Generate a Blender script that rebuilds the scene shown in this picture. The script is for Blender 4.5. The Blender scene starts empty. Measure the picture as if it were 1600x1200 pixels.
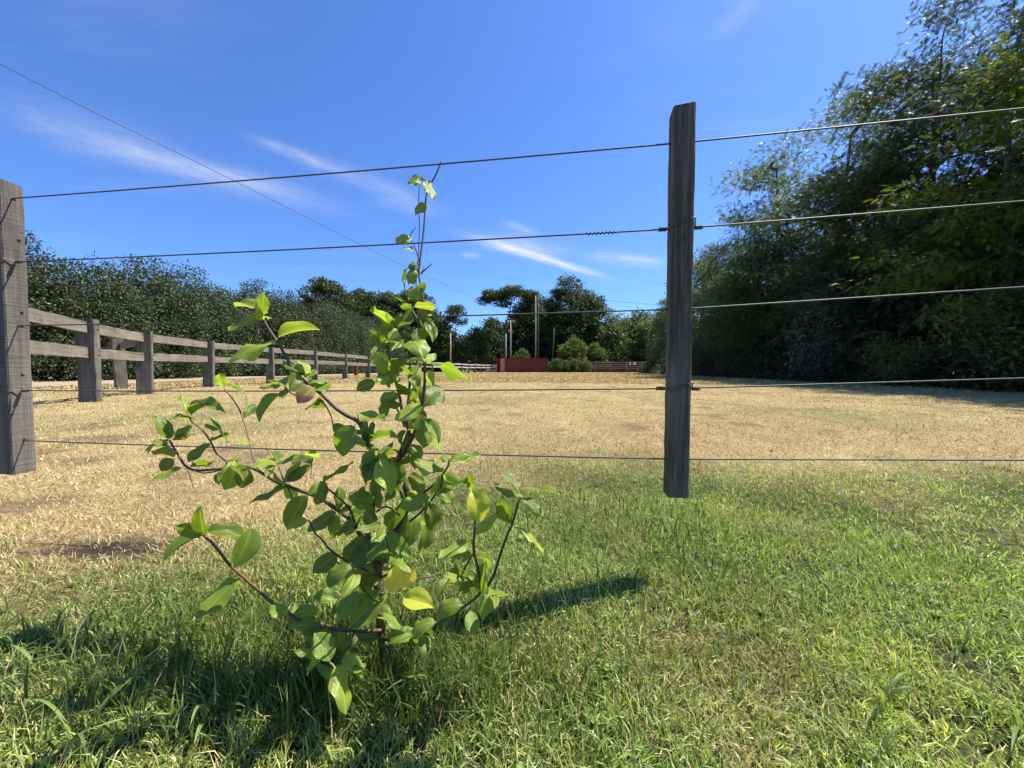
import bpy, math, random
import numpy as np
from mathutils import Vector, Matrix

R = math.radians
sc = bpy.context.scene
col = sc.collection
rng = np.random.default_rng(7)
random.seed(7)

# ------------------------------------------------------------------ camera
CAM_H, F, PITCH = 0.5, 601.0, math.atan(23 / 601.0)
cd = bpy.data.cameras.new('camera')
cam = bpy.data.objects.new('camera', cd)
col.objects.link(cam)
cam.location = (0, 0, CAM_H)
cam.rotation_euler = (math.pi / 2 - PITCH, 0, 0)
cd.sensor_width = 36.0
cd.lens = F / 1600 * 36
cd.clip_start, cd.clip_end = 0.02, 6000
sc.camera = cam
sc.render.resolution_x, sc.render.resolution_y = 1024, 768


def ray(px, py):
    dx, dz = (px - 800) / F, -(py - 600) / F
    c, s = math.cos(PITCH), math.sin(PITCH)
    return Vector((dx, c + dz * s, -s + dz * c))


def at(px, py, Y):
    """the point of the place seen at a photograph pixel, Y metres ahead of the camera"""
    d = ray(px, py)
    return Vector((0, 0, CAM_H)) + d * (Y / d.y)


# ------------------------------------------------------------------ light
SUN_EL, SUN_AZ = R(59), R(23)          # azimuth measured from +X towards +Y
to_sun = Vector((math.cos(SUN_EL) * math.cos(SUN_AZ), math.cos(SUN_EL) * math.sin(SUN_AZ), math.sin(SUN_EL)))
sl = bpy.data.lights.new('sun', 'SUN')
sl.energy, sl.angle, sl.color = 5.0, R(0.53), (1.0, 0.95, 0.86)
so = bpy.data.objects.new('sun', sl)
col.objects.link(so)
so.rotation_euler = (-to_sun).to_track_quat('-Z', 'Y').to_euler()

SKY_STRENGTH = 0.085
world = bpy.data.worlds.new('World')
sc.world = world
world.use_nodes = True
wt = world.node_tree
wt.nodes.clear()


class NT:
    """small helper that wires math nodes"""
    def __init__(s, tree): s.t = tree
    def n(s, typ, **kw):
        nd = s.t.nodes.new(typ)
        for k, v in kw.items(): setattr(nd, k, v)
        return nd
    def link(s, a, b): s.t.links.new(a, b)
    def put(s, sock, v):
        if hasattr(v, 'is_output'): s.t.links.new(v, sock)
        else: sock.default_value = v
    def m(s, op, a, b=0.0, c=0.0, clamp=False):
        nd = s.n('ShaderNodeMath', operation=op, use_clamp=clamp)
        s.put(nd.inputs[0], a); s.put(nd.inputs[1], b); s.put(nd.inputs[2], c)
        return nd.outputs[0]
    def sstep(s, v, a, b):
        nd = s.n('ShaderNodeMapRange', interpolation_type='SMOOTHSTEP')
        s.put(nd.inputs['Value'], v)
        nd.inputs['From Min'].default_value, nd.inputs['From Max'].default_value = a, b
        return nd.outputs[0]
    def ramp(s, v, stops):
        nd = s.n('ShaderNodeValToRGB')
        el = nd.color_ramp.elements
        while len(el) < len(stops): el.new(0.5)
        for e, (p, c) in zip(el, stops):
            e.position = p; e.color = (*c, 1) if len(c) == 3 else c
        s.put(nd.inputs[0], v)
        return nd.outputs[0]
    def noise(s, vec, scale, detail=4.0, rough=0.55, dist=0.0):
        nd = s.n('ShaderNodeTexNoise')
        if vec is not None: s.put(nd.inputs['Vector'], vec)
        nd.inputs['Scale'].default_value = scale
        nd.inputs['Detail'].default_value = detail
        nd.inputs['Roughness'].default_value = rough
        nd.inputs['Distortion'].default_value = dist
        return nd.outputs[0]
    def mix(s, f, a, b, blend='MIX'):
        nd = s.n('ShaderNodeMix', data_type='RGBA', blend_type=blend)
        s.put(nd.inputs[0], f)
        for i, v in ((6, a), (7, b)):
            if not hasattr(v, 'is_output') and len(v) == 3: v = (*v, 1)
            s.put(nd.inputs[i], v)
        return nd.outputs[2]
    def mapping(s, vec, scale=(1, 1, 1), loc=(0, 0, 0), rot=(0, 0, 0)):
        nd = s.n('ShaderNodeMapping')
        s.put(nd.inputs[0], vec)
        nd.inputs['Scale'].default_value = scale
        nd.inputs['Location'].default_value = loc
        nd.inputs['Rotation'].default_value = rot
        return nd.outputs[0]


w = NT(wt)
sky = w.n('ShaderNodeTexSky', sky_type='NISHITA')
sky.sun_disc = False
sky.sun_elevation = SUN_EL
sky.sun_rotation = math.pi / 2 - SUN_AZ
sky.altitude = 0
sky.air_density, sky.dust_density, sky.ozone_density = 1.0, 0.6, 4.5
tc = w.n('ShaderNodeTexCoord')
sep = w.n('ShaderNodeSeparateXYZ')
w.link(tc.outputs['Generated'], sep.inputs[0])
zc = w.m('MAXIMUM', sep.outputs[2], 0.03)
PX, PY = w.m('DIVIDE', sep.outputs[0], zc), w.m('DIVIDE', sep.outputs[1], zc)
cmb = w.n('ShaderNodeCombineXYZ')
w.link(PX, cmb.inputs[0]); w.link(PY, cmb.inputs[1])
plane = cmb.outputs[0]


def sky_plane(px, py):
    d = ray(px, py)
    return np.array((d.x / d.z, d.y / d.z))


# wisps of high cirrus on the cloud plane: ends, width (as seen), strength
WISPS = [((-60, 165), (330, 262), 34, 0.22), ((60, 205), (520, 315), 16, 0.36), ((150, 235), (600, 345), 20, 0.16),
         ((360, 202), (560, 278), 9, 0.32), ((430, 230), (720, 340), 15, 0.22),
         ((680, 352), (970, 441), 6.5, 0.95), ((720, 362), (900, 405), 16, 0.40), ((775, 340), (850, 372), 7, 0.28),
         ((880, 392), (1060, 418), 10, 0.28), ((950, 398), (1050, 412), 5, 0.35), ((1110, 70), (1210, -40), 22, 0.14),
         ((715, 399), (757, 399), 4, 0.35), ((1340, 180), (1500, 90), 30, 0.35), ((560, 300), (700, 345), 12, 0.16)]
warp = w.m('SUBTRACT', w.noise(plane, 3.0, 4.0, 0.6), 0.5)
fine = w.noise(plane, 9.0, 6.0, 0.65)
total = None
for a, b, wid, amt in WISPS:
    A, B = sky_plane(*a), sky_plane(*b)
    e = B - A
    ln = float(np.hypot(*e)); e = e / ln
    nrm = np.array((-e[1], e[0]))
    md = ((a[0] + b[0]) / 2, (a[1] + b[1]) / 2)
    wp = abs(float(np.dot(sky_plane(md[0], md[1] - wid) - sky_plane(*md), nrm))) + 1e-4
    ax, ay = w.m('SUBTRACT', PX, float(A[0])), w.m('SUBTRACT', PY, float(A[1]))
    u = w.m('ADD', w.m('MULTIPLY', ax, float(e[0] / ln)), w.m('MULTIPLY', ay, float(e[1] / ln)))
    v = w.m('ADD', w.m('MULTIPLY', ax, float(nrm[0] / wp)), w.m('MULTIPLY', ay, float(nrm[1] / wp)))
    v = w.m('ADD', v, w.m('MULTIPLY', warp, 0.8))
    body = w.m('POWER', 2.718, w.m('MULTIPLY', w.m('MULTIPLY', v, v), -1.0))
    ends = w.m('MULTIPLY', w.sstep(u, 0.0, 0.38), w.m('SUBTRACT', 1.0, w.sstep(u, 0.55, 1.0)))
    uv = w.n('ShaderNodeCombineXYZ')
    w.link(w.m('MULTIPLY', u, 2.5), uv.inputs[0]); w.link(v, uv.inputs[1])
    fib = w.noise(uv.outputs[0], 2.2, 5.0, 0.62, 0.4)
    k = w.m('MULTIPLY', w.m('MULTIPLY', body, ends), w.m('MULTIPLY', w.sstep(fib, 0.05, 0.75), amt))
    total = k if total is None else w.m('ADD', total, k)
faint = w.m('MULTIPLY', w.sstep(w.noise(w.mapping(plane, (1.0, 3.0, 1), rot=(0, 0, R(35))), 0.8, 5.0, 0.6), 0.52, 0.85), 0.10)
total = w.m('ADD', total, faint)
total = w.m('MULTIPLY', w.m('MULTIPLY', total, w.m('ADD', 0.55, w.m('MULTIPLY', fine, 0.9))), w.sstep(sep.outputs[2], 0.03, 0.12), clamp=True)
skyc = w.mix(1.0, sky.outputs[0], (0.61, 0.865, 1.30), 'MULTIPLY')
cl = 0.50 / SKY_STRENGTH
skyc = w.mix(total, skyc, (cl * 0.92, cl * 0.96, cl * 1.05))
bg = w.n('ShaderNodeBackground')
w.link(skyc, bg.inputs[0])
bg.inputs[1].default_value = SKY_STRENGTH
wo = w.n('ShaderNodeOutputWorld')
w.link(bg.outputs[0], wo.inputs[0])

sc.view_settings.view_transform = 'Standard'
sc.view_settings.look = 'None'
sc.view_settings.exposure = 1.0
sc.view_settings.gamma = 1.0
sc.view_settings.use_curve_mapping = False
sc.cycles.max_bounces = 7
sc.cycles.diffuse_bounces = 3
sc.cycles.glossy_bounces = 2
sc.cycles.transmission_bounces = 5
sc.cycles.use_adaptive_sampling = True
sc.cycles.adaptive_threshold = 0.02
sc.cycles.sample_clamp_indirect = 4.0


# ------------------------------------------------------------------ helpers
def mesh_np(name, verts, faces, mat=None, colors=None, smooth=False):
    """verts (N,3); faces: list of int arrays, each (M,k)"""
    me = bpy.data.meshes.new(name)
    verts = np.asarray(verts, np.float32)
    me.vertices.add(len(verts))
    me.vertices.foreach_set('co', verts.ravel())
    faces = [np.asarray(f, np.int32) for f in faces if len(f)]
    loops = np.concatenate([f.ravel() for f in faces])
    sizes = np.concatenate([np.full(len(f), f.shape[1], np.int32) for f in faces])
    starts = np.concatenate([[0], np.cumsum(sizes)[:-1]]).astype(np.int32)
    me.loops.add(len(loops))
    me.loops.foreach_set('vertex_index', loops)
    me.polygons.add(len(sizes))
    me.polygons.foreach_set('loop_start', starts)
    me.polygons.foreach_set('use_smooth', np.full(len(sizes), bool(smooth)))
    me.update(calc_edges=True)
    if colors is not None:
        at_ = me.color_attributes.new('tint', 'FLOAT_COLOR', 'POINT')
        c4 = np.ones((len(verts), 4), np.float32)
        c4[:, :3] = colors
        at_.data.foreach_set('color', c4.ravel())
    if mat: me.materials.append(mat)
    return me


def link(name, data, parent=None, loc=None):
    o = bpy.data.objects.new(name, data)
    col.objects.link(o)
    if parent is not None: o.parent = parent
    if loc is not None: o.location = loc
    return o


def tag(o, label=None, cat=None, group=None, kind=None):
    for k, v in (('label', label), ('category', cat), ('group', group), ('kind', kind)):
        if v: o[k] = v
    return o


def thing(name, loc, label, cat, group=None):
    return tag(link(name, None, loc=loc), label, cat, group)


class MB:
    """collects shapes for one mesh"""
    def __init__(s): s.v, s.f, s.n = [], {}, 0
    def add(s, v, faces):
        for f in faces:
            f = np.asarray(f)
            s.f.setdefault(f.shape[1], []).append(f + s.n)
        s.v.append(np.asarray(v, float)); s.n += len(v)
    def box(s, c, size, rot=None):
        h = np.array(size) / 2
        v = np.array([(x, y, z) for x in (-1, 1) for y in (-1, 1) for z in (-1, 1)]) * h
        if rot is not None: v = v @ np.array(rot.to_3x3()).T
        s.add(v + np.array(c), [np.array([(0, 1, 3, 2), (4, 6, 7, 5), (0, 4, 5, 1), (2, 3, 7, 6), (0, 2, 6, 4), (1, 5, 7, 3)])])
        return s
    def tube(s, pts, rad, k=6, cap=True):
        P = np.array([tuple(p) for p in pts], float)
        n = len(P)
        rad = np.broadcast_to(np.asarray(rad, float), (n,)) if np.ndim(rad) == 0 else np.interp(np.linspace(0, 1, n), np.linspace(0, 1, len(rad)), rad)
        T = np.gradient(P, axis=0)
        T /= np.linalg.norm(T, axis=1)[:, None] + 1e-12
        ref = np.array((0, 0, 1.0)) if abs(T[0, 2]) < 0.9 else np.array((1.0, 0, 0))
        V = []
        a = np.arange(k) * 2 * math.pi / k
        for i in range(n):
            U = np.cross(ref, T[i]); U /= np.linalg.norm(U) + 1e-12
            W = np.cross(T[i], U); ref = W if True else ref
            ref = np.cross(T[i], U) * 0 + np.cross(U, T[i]) * -1
            V.append(P[i] + rad[i] * (np.cos(a)[:, None] * U + np.sin(a)[:, None] * W))
        V = np.concatenate(V)
        i = np.arange(n - 1)[:, None] * k; j = np.arange(k)[None]
        q = np.stack([i + j, i + (j + 1) % k, i + k + (j + 1) % k, i + k + j], -1).reshape(-1, 4)
        fs = [q]
        if cap: fs.append(np.array([np.arange(k)[::-1], (n - 1) * k + np.arange(k)]))
        s.add(V, fs)
        return s
    def mesh(s, name, mat, smooth=True):
        return mesh_np(name, np.concatenate(s.v), [np.concatenate(x) for x in s.f.values()], mat, smooth=smooth)


def spline(pts, sub=5):
    P = np.array([tuple(p) for p in pts], float)
    if len(P) < 3:
        return np.array([P[0] + (P[-1] - P[0]) * t for t in np.linspace(0, 1, sub + 1)])
    Q = np.vstack([2 * P[0] - P[1], P, 2 * P[-1] - P[-2]])
    out = []
    for i in range(1, len(Q) - 2):
        for t in np.linspace(0, 1, sub, endpoint=False):
            a, b, c, d = Q[i - 1], Q[i], Q[i + 1], Q[i + 2]
            out.append(0.5 * (2 * b + (c - a) * t + (2 * a - 5 * b + 4 * c - d) * t * t + (3 * b - a - 3 * c + d) * t ** 3))
    out.append(P[-1])
    return np.array(out)


def vnoise(x, y, scale, seed=0):
    x, y = np.asarray(x, float) / scale, np.asarray(y, float) / scale
    xi, yi = np.floor(x), np.floor(y)
    fx, fy = x - xi, y - yi
    fx, fy = fx * fx * (3 - 2 * fx), fy * fy * (3 - 2 * fy)
    def h(i, j):
        q = np.sin(i * 127.1 + j * 311.7 + seed * 74.7) * 43758.5453
        return q - np.floor(q)
    return (h(xi, yi) * (1 - fx) + h(xi + 1, yi) * fx) * (1 - fy) + (h(xi, yi + 1) * (1 - fx) + h(xi + 1, yi + 1) * fx) * fy


def fbm(x, y, scale, seed=0, n=3):
    t, a, s = 0, 1.0, 0
    for i in range(n):
        t = t + a * vnoise(x, y, scale / 2 ** i, seed + i); s += a; a *= 0.5
    return t / s


# ------------------------------------------------------------------ materials
def mat_new(name):
    m = bpy.data.materials.new(name)
    m.use_nodes = True
    m.node_tree.nodes.clear()
    k = NT(m.node_tree)
    out = k.n('ShaderNodeOutputMaterial')
    return m, k, out


def principled(k, colr, rough=0.6, spec=0.3, metal=0.0, bump=None, bump_s=0.2, bump_d=0.01):
    p = k.n('ShaderNodeBsdfPrincipled')
    if not hasattr(colr, 'is_output') and len(colr) == 3: colr = (*colr, 1)
    k.put(p.inputs['Base Color'], colr)
    k.put(p.inputs['Roughness'], rough)
    p.inputs['Specular IOR Level'].default_value = spec
    p.inputs['Metallic'].default_value = metal
    if bump is not None:
        b = k.n('ShaderNodeBump')
        b.inputs['Strength'].default_value = bump_s
        b.inputs['Distance'].default_value = bump_d
        k.put(b.inputs['Height'], bump)
        k.link(b.outputs[0], p.inputs['Normal'])
    return p


def mat_tinted(name, trans=0.35, rough=0.5, spec=0.3, vary=0.0, gain=(1, 1, 1), tgain=(1.15, 1.2, 0.6)):
    """foliage and grass: colour from the mesh's own tint, with light passing through the blade"""
    m, k, out = mat_new(name)
    a = k.n('ShaderNodeAttribute', attribute_name='tint')
    c = k.mix(1.0, a.outputs['Color'], gain, 'MULTIPLY')
    if vary:
        oi = k.n('ShaderNodeObjectInfo')
        hs = k.n('ShaderNodeHueSaturation')
        k.put(hs.inputs['Hue'], k.m('ADD', 0.5, k.m('MULTIPLY', k.m('SUBTRACT', oi.outputs['Random'], 0.5), 0.06 * vary)))
        k.put(hs.inputs['Value'], k.m('ADD', 1.0, k.m('MULTIPLY', k.m('SUBTRACT', oi.outputs['Random'], 0.5), 0.5 * vary)))
        k.link(c, hs.inputs['Color'])
        c = hs.outputs[0]
    p = principled(k, c, rough, spec)
    t = k.n('ShaderNodeBsdfTranslucent')
    k.link(k.mix(1.0, c, tgain, 'MULTIPLY'), t.inputs['Color'])
    mx = k.n('ShaderNodeMixShader')
    mx.inputs[0].default_value = trans
    k.link(p.outputs[0], mx.inputs[1]); k.link(t.outputs[0], mx.inputs[2])
    k.link(mx.outputs[0], out.inputs[0])
    return m


def mat_wood(name, dark, mid, light, grain=26.0, saw=0.0, rough=0.85, rail=False):
    m, k, out = mat_new(name)
    t = k.n('ShaderNodeTexCoord')
    oi = k.n('ShaderNodeObjectInfo')
    off = k.n('ShaderNodeCombineXYZ')
    k.put(off.inputs[0], k.m('MULTIPLY', oi.outputs['Random'], 31.0)); k.put(off.inputs[2], k.m('MULTIPLY', oi.outputs['Random'], 17.0))
    ad = k.n('ShaderNodeVectorMath', operation='ADD')
    k.link(t.outputs['Object'], ad.inputs[0]); k.link(off.outputs[0], ad.inputs[1])
    v = ad.outputs[0]
    st = (0.05, 1, 1) if rail else (1, 1, 0.05)
    g1 = k.noise(k.mapping(v, st), grain, 6, 0.65, 0.6)
    g2 = k.noise(k.mapping(v, st), grain * 4.5, 4, 0.6)
    bl = k.noise(v, 3.2, 4, 0.6)
    f = k.m('ADD', k.m('MULTIPLY', g1, 0.55), k.m('ADD', k.m('MULTIPLY', g2, 0.2), k.m('MULTIPLY', bl, 0.35)))
    c = k.ramp(f, [(0.34, dark), (0.5, mid), (0.68, light)])
    stain = k.sstep(k.noise(v, 5.5, 5, 0.7), 0.56, 0.72)
    c = k.mix(k.m('MULTIPLY', stain, 0.55), c, dark)
    crack = k.sstep(k.noise(k.mapping(v, (0.03, 1, 1) if rail else (1, 1, 0.03)), grain * 1.6, 3, 0.5), 0.66, 0.72)
    c = k.mix(k.m('MULTIPLY', crack, 0.6), c, tuple(x * 0.35 for x in dark))
    vo = k.n('ShaderNodeTexVoronoi', feature='F1')
    k.put(vo.inputs['Vector'], k.mapping(v, (0.35, 1, 1) if rail else (1, 1, 0.35))); vo.inputs['Scale'].default_value = grain * 0.28
    kn = k.m('SUBTRACT', 1.0, k.sstep(vo.outputs['Distance'], 0.05, 0.20))
    kn = k.m('MULTIPLY', kn, k.sstep(k.noise(v, 9.0, 2, 0.5), 0.52, 0.60))
    c = k.mix(k.m('MULTIPLY', kn, 0.7), c, tuple(x * 0.5 for x in dark))
    pal = k.sstep(k.noise(k.mapping(v, (0.12, 1, 1) if rail else (1, 1, 0.12)), grain * 0.5, 4, 0.6), 0.60, 0.74)
    c = k.mix(k.m('MULTIPLY', pal, 0.45), c, tuple(x * 1.15 for x in light))
    h = k.m('SUBTRACT', k.m('ADD', g1, k.m('MULTIPLY', g2, 0.6)), k.m('MULTIPLY', crack, 1.2))
    if saw:
        sw = k.noise(k.mapping(v, (0.6, 0.6, 14)), saw, 4, 0.7, 0.3)
        h = k.m('ADD', h, k.m('MULTIPLY', sw, 1.1))
        c = k.mix(k.m('MULTIPLY', k.sstep(sw, 0.56, 0.70), 0.6), c, dark)
    p = principled(k, c, rough, 0.25, bump=h, bump_s=0.6, bump_d=0.004 if not rail else 0.012)
    k.link(p.outputs[0], out.inputs[0])
    return m


def mat_plain(name, c1, c2, scale=8.0, rough=0.7, spec=0.3, metal=0.0, bump=0.2, dist=0.005):
    m, k, out = mat_new(name)
    t = k.n('ShaderNodeTexCoord')
    f = k.noise(t.outputs['Object'], scale, 5, 0.65)
    c = k.ramp(f, [(0.3, c1), (0.7, c2)])
    p = principled(k, c, rough, spec, metal, f, bump, dist)
    k.link(p.outputs[0], out.inputs[0])
    return m


M_grass = mat_tinted('grass blade', 0.40, 0.5, 0.3)
M_dry = mat_tinted('dry grass blade', 0.30, 0.6, 0.25, tgain=(1.1, 1.0, 0.8))
M_foliage = mat_tinted('tree foliage', 0.40, 0.5, 0.3, vary=0.4)
M_glossy = mat_tinted('glossy hedge foliage', 0.15, 0.48, 0.32, vary=0.5)
M_silver = mat_tinted('silvery foliage', 0.25, 0.38, 0.6)
M_bark = mat_plain('bark', (0.055, 0.045, 0.035), (0.16, 0.135, 0.11), 14, 0.9, 0.2, bump=0.7, dist=0.03)
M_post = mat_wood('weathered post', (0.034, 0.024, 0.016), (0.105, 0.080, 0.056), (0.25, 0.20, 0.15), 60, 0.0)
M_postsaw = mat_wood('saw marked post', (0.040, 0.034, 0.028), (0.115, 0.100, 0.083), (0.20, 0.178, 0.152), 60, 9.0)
M_sleeper = mat_wood('sleeper post', (0.034, 0.030, 0.026), (0.092, 0.083, 0.073), (0.19, 0.172, 0.15), 15)
M_rail = mat_wood('weathered rail', (0.055, 0.048, 0.038), (0.15, 0.133, 0.108), (0.26, 0.23, 0.18), 12, rail=True)
M_railpale = mat_wood('pale far rail', (0.20, 0.18, 0.155), (0.36, 0.33, 0.29), (0.50, 0.465, 0.41), 12, rail=True)  # paler tone for the rails of the distant stretch
M_farrail = mat_wood('far rail', (0.08, 0.06, 0.05), (0.2, 0.16, 0.13), (0.3, 0.25, 0.21), 9, rail=True)
M_wire = mat_plain('galvanised wire', (0.06, 0.055, 0.05), (0.13, 0.125, 0.12), 60, 0.6, 0.4, 0.5, 0.15, 0.0005)
M_tie = mat_plain('tie wire', (0.07, 0.06, 0.055), (0.17, 0.15, 0.135), 90, 0.5, 0.5, 0.6, 0.2, 0.0005)
M_hole = mat_plain('hole', (0.01, 0.009, 0.008), (0.02, 0.018, 0.016), 60, 0.95)
M_nail = mat_plain('nail head', (0.25, 0.24, 0.23), (0.5, 0.49, 0.47), 90, 0.45, 0.5, 0.7)
M_bolt = mat_plain('rusty bolt', (0.05, 0.03, 0.022), (0.13, 0.075, 0.05), 60, 0.8)
M_red = mat_plain('red painted wall', (0.13, 0.034, 0.027), (0.185, 0.050, 0.039), 0.8, 0.85, 0.2, 0, 0.3, 0.02)
_n = NT(M_red.node_tree)
_p = [n_ for n_ in M_red.node_tree.nodes if n_.type == 'BSDF_PRINCIPLED'][0]
_src = _p.inputs['Base Color'].links[0].from_socket
_tc = _n.n('ShaderNodeTexCoord')
_st = _n.sstep(_n.noise(_n.mapping(_tc.outputs['Object'], (2.2, 1, 0.25)), 1.4, 5, 0.65), 0.48, 0.72)
_n.link(_n.mix(_n.m('MULTIPLY', _st, 0.5), _src, (0.10, 0.038, 0.032)), _p.inputs['Base Color'])
M_redlit = mat_plain('red with painted sun', (0.42, 0.16, 0.12), (0.50, 0.22, 0.17), 2.0, 0.85)  # lighter red: sunlight on the wall's end face put into the colour
M_white = mat_plain('white paint', (0.62, 0.61, 0.58), (0.80, 0.79, 0.76), 6, 0.7)
M_polew = mat_plain('pale pole', (0.28, 0.27, 0.25), (0.42, 0.40, 0.37), 5, 0.85)
M_poled = mat_plain('dark pole', (0.045, 0.037, 0.032), (0.10, 0.085, 0.075), 5, 0.85)
M_cable = mat_plain('black cable', (0.012, 0.012, 0.014), (0.03, 0.03, 0.034), 20, 0.6)
M_stem = mat_plain('young stem', (0.050, 0.032, 0.022), (0.13, 0.085, 0.055), 120, 0.6, 0.35, 0, 0.3, 0.001)
M_twig = mat_plain('reddish twig', (0.10, 0.045, 0.03), (0.20, 0.10, 0.065), 120, 0.55, 0.35, 0, 0.3, 0.001)
M_path = mat_plain('pale path', (0.24, 0.20, 0.14), (0.36, 0.30, 0.215), 2.5, 0.95, 0.1, 0, 0.5, 0.02)


def mat_leaf(name, top, under, spot=None, trans=0.5):
    m, k, out = mat_new(name)
    t = k.n('ShaderNodeTexCoord')
    s = k.n('ShaderNodeSeparateXYZ')
    k.link(t.outputs['Object'], s.inputs[0])
    oi = k.n('ShaderNodeObjectInfo')
    ax = k.m('ABSOLUTE', s.outputs[0])
    rib = k.m('SUBTRACT', 1.0, k.sstep(ax, 0.008, 0.035))
    ph = k.m('MULTIPLY', k.m('SUBTRACT', s.outputs[1], k.m('MULTIPLY', ax, 0.55)), 52.0)
    vein = k.m('POWER', k.m('ABSOLUTE', k.m('COSINE', ph)), 14.0)
    vein = k.m('MULTIPLY', vein, k.m('SUBTRACT', 1.0, k.sstep(ax, 0.30, 0.48)))
    ns = k.noise(t.outputs['Object'], 5.0, 4, 0.6)
    val = k.m('ADD', 0.66, k.m('ADD', k.m('MULTIPLY', ns, 0.34), k.m('MULTIPLY', oi.outputs['Random'], 0.56)))
    hs = k.n('ShaderNodeHueSaturation')
    hs.inputs['Color'].default_value = (*top, 1)
    k.put(hs.inputs['Value'], val)
    k.put(hs.inputs['Hue'], k.m('ADD', 0.492, k.m('MULTIPLY', oi.outputs['Random'], 0.02)))
    c = hs.outputs[0]
    c = k.mix(k.m('MULTIPLY', vein, 0.16), c, tuple(min(1, x * 1.7 + 0.02) for x in top))
    c = k.mix(k.m('MULTIPLY', rib, 0.55), c, tuple(min(1, x * 1.9 + 0.05) for x in top))
    if spot:
        sp = k.m('MULTIPLY', k.sstep(k.m('ADD', k.m('ADD', s.outputs[1], k.m('MULTIPLY', s.outputs[0], -0.5)), k.m('MULTIPLY', ns, 0.7)), spot[1], spot[1] + 0.22), 0.9)
        c = k.mix(sp, c, spot[0])
    blot = k.n('ShaderNodeVectorMath', operation='ADD')
    k.link(t.outputs['Object'], blot.inputs[0])
    cb = k.n('ShaderNodeCombineXYZ'); k.put(cb.inputs[2], k.m('MULTIPLY', oi.outputs['Random'], 40.0)); k.link(cb.outputs[0], blot.inputs[1])
    sp2 = k.sstep(k.noise(blot.outputs[0], 7.0, 3, 0.5), 0.67, 0.73)
    c = k.mix(k.m('MULTIPLY', sp2, 0.55), c, (0.17, 0.12, 0.04))
    g = k.n('ShaderNodeNewGeometry')
    c2 = k.mix(k.m('MULTIPLY', g.outputs['Backfacing'], 0.6), c, under)
    hgt = k.m('SUBTRACT', k.m('MULTIPLY', ns, 0.5), k.m('ADD', k.m('MULTIPLY', vein, 0.5), k.m('MULTIPLY', rib, 0.6)))
    p = principled(k, c2, k.m('ADD', 0.33, k.m('MULTIPLY', g.outputs['Backfacing'], 0.35)), 0.5, bump=hgt, bump_s=0.25, bump_d=0.02)
    tr = k.n('ShaderNodeBsdfTranslucent')
    k.link(k.mix(1.0, c, (1.35, 1.35, 0.55), 'MULTIPLY'), tr.inputs['Color'])
    mx = k.n('ShaderNodeMixShader')
    mx.inputs[0].default_value = trans
    k.link(p.outputs[0], mx.inputs[1]); k.link(tr.outputs[0], mx.inputs[2])
    k.link(mx.outputs[0], out.inputs[0])
    return m


M_leaf = mat_leaf('shrub leaf', (0.175, 0.235, 0.030), (0.25, 0.30, 0.07))
M_young = mat_leaf('young shrub leaf', (0.30, 0.36, 0.055), (0.34, 0.40, 0.10))
M_yellow = mat_leaf('yellowed leaf', (0.74, 0.56, 0.09), (0.72, 0.56, 0.14), ((0.20, 0.10, 0.07), 1.12))
M_lime = mat_leaf('yellow green leaf', (0.44, 0.44, 0.05), (0.45, 0.45, 0.10))
M_blush = mat_leaf('blushed leaf', (0.55, 0.42, 0.12), (0.55, 0.42, 0.16), ((0.38, 0.16, 0.11), 0.75))


# ------------------------------------------------------------------ ground
def green_mask(x, y):
    """1 where the turf is green, 0 where it has dried out"""
    yb = np.interp(x, [-6.0, -2.5, -1.2, -0.85, -0.3, 0.35, 0.9, 2.2, 4.0], [0.4, 0.62, 0.88, 1.0, 1.62, 1.9, 2.0, 1.72, 1.6])
    d = yb - y + (fbm(x, y, 0.55, 3) - 0.5) * 0.75
    g = np.clip(d / 0.75 + 0.5, 0, 1)
    g = g * (1 - 0.35 * np.clip((fbm(x, y, 0.30, 11) - 0.58) / 0.12, 0, 1))
    far = 0.22 * np.clip((fbm(x, y, 1.1, 17) - 0.60) / 0.1, 0, 1) * (y < 7)
    return np.clip(g + far, 0, 1)


def bare_mask(x, y):
    b = 1.2 * np.exp(-(((x + 1.10) / 0.24) ** 2 + ((y - 1.04) / 0.085) ** 2))
    b = b + 0.6 * np.exp(-(((x + 0.55) / 0.10) ** 2 + ((y - 1.5) / 0.07) ** 2))
    b = b + 0.5 * np.clip((fbm(x, y, 0.35, 29) - 0.67) / 0.08, 0, 1)
    return np.clip(b, 0, 1)


def red_mask(x, y):
    b = np.exp(-(((x - 2.0) / 1.3) ** 2 + ((y - 3.3) / 0.9) ** 2)) + 0.6 * np.clip((fbm(x, y, 1.4, 41) - 0.52) / 0.15, 0, 1)
    return np.clip(b, 0, 1)


def gz(x, y):
    r = np.hypot(x, y)
    return (fbm(x, y, 0.5, 5) - 0.5) * 0.035 * np.clip(r / 0.8, 0, 1) + (fbm(x, y, 6.0, 8) - 0.5) * 0.08 * np.clip((r - 3) / 6, 0, 1)


def lines(near0, near1, step, lo, hi):
    a = list(np.arange(near0, near1 + 1e-6, step))
    s, v = step, near1
    while v < hi:
        s *= 1.16; v += s; a.append(v)
    s, v = step, near0
    while v > lo:
        s *= 1.16; v -= s; a.insert(0, v)
    return np.array(a)


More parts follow.
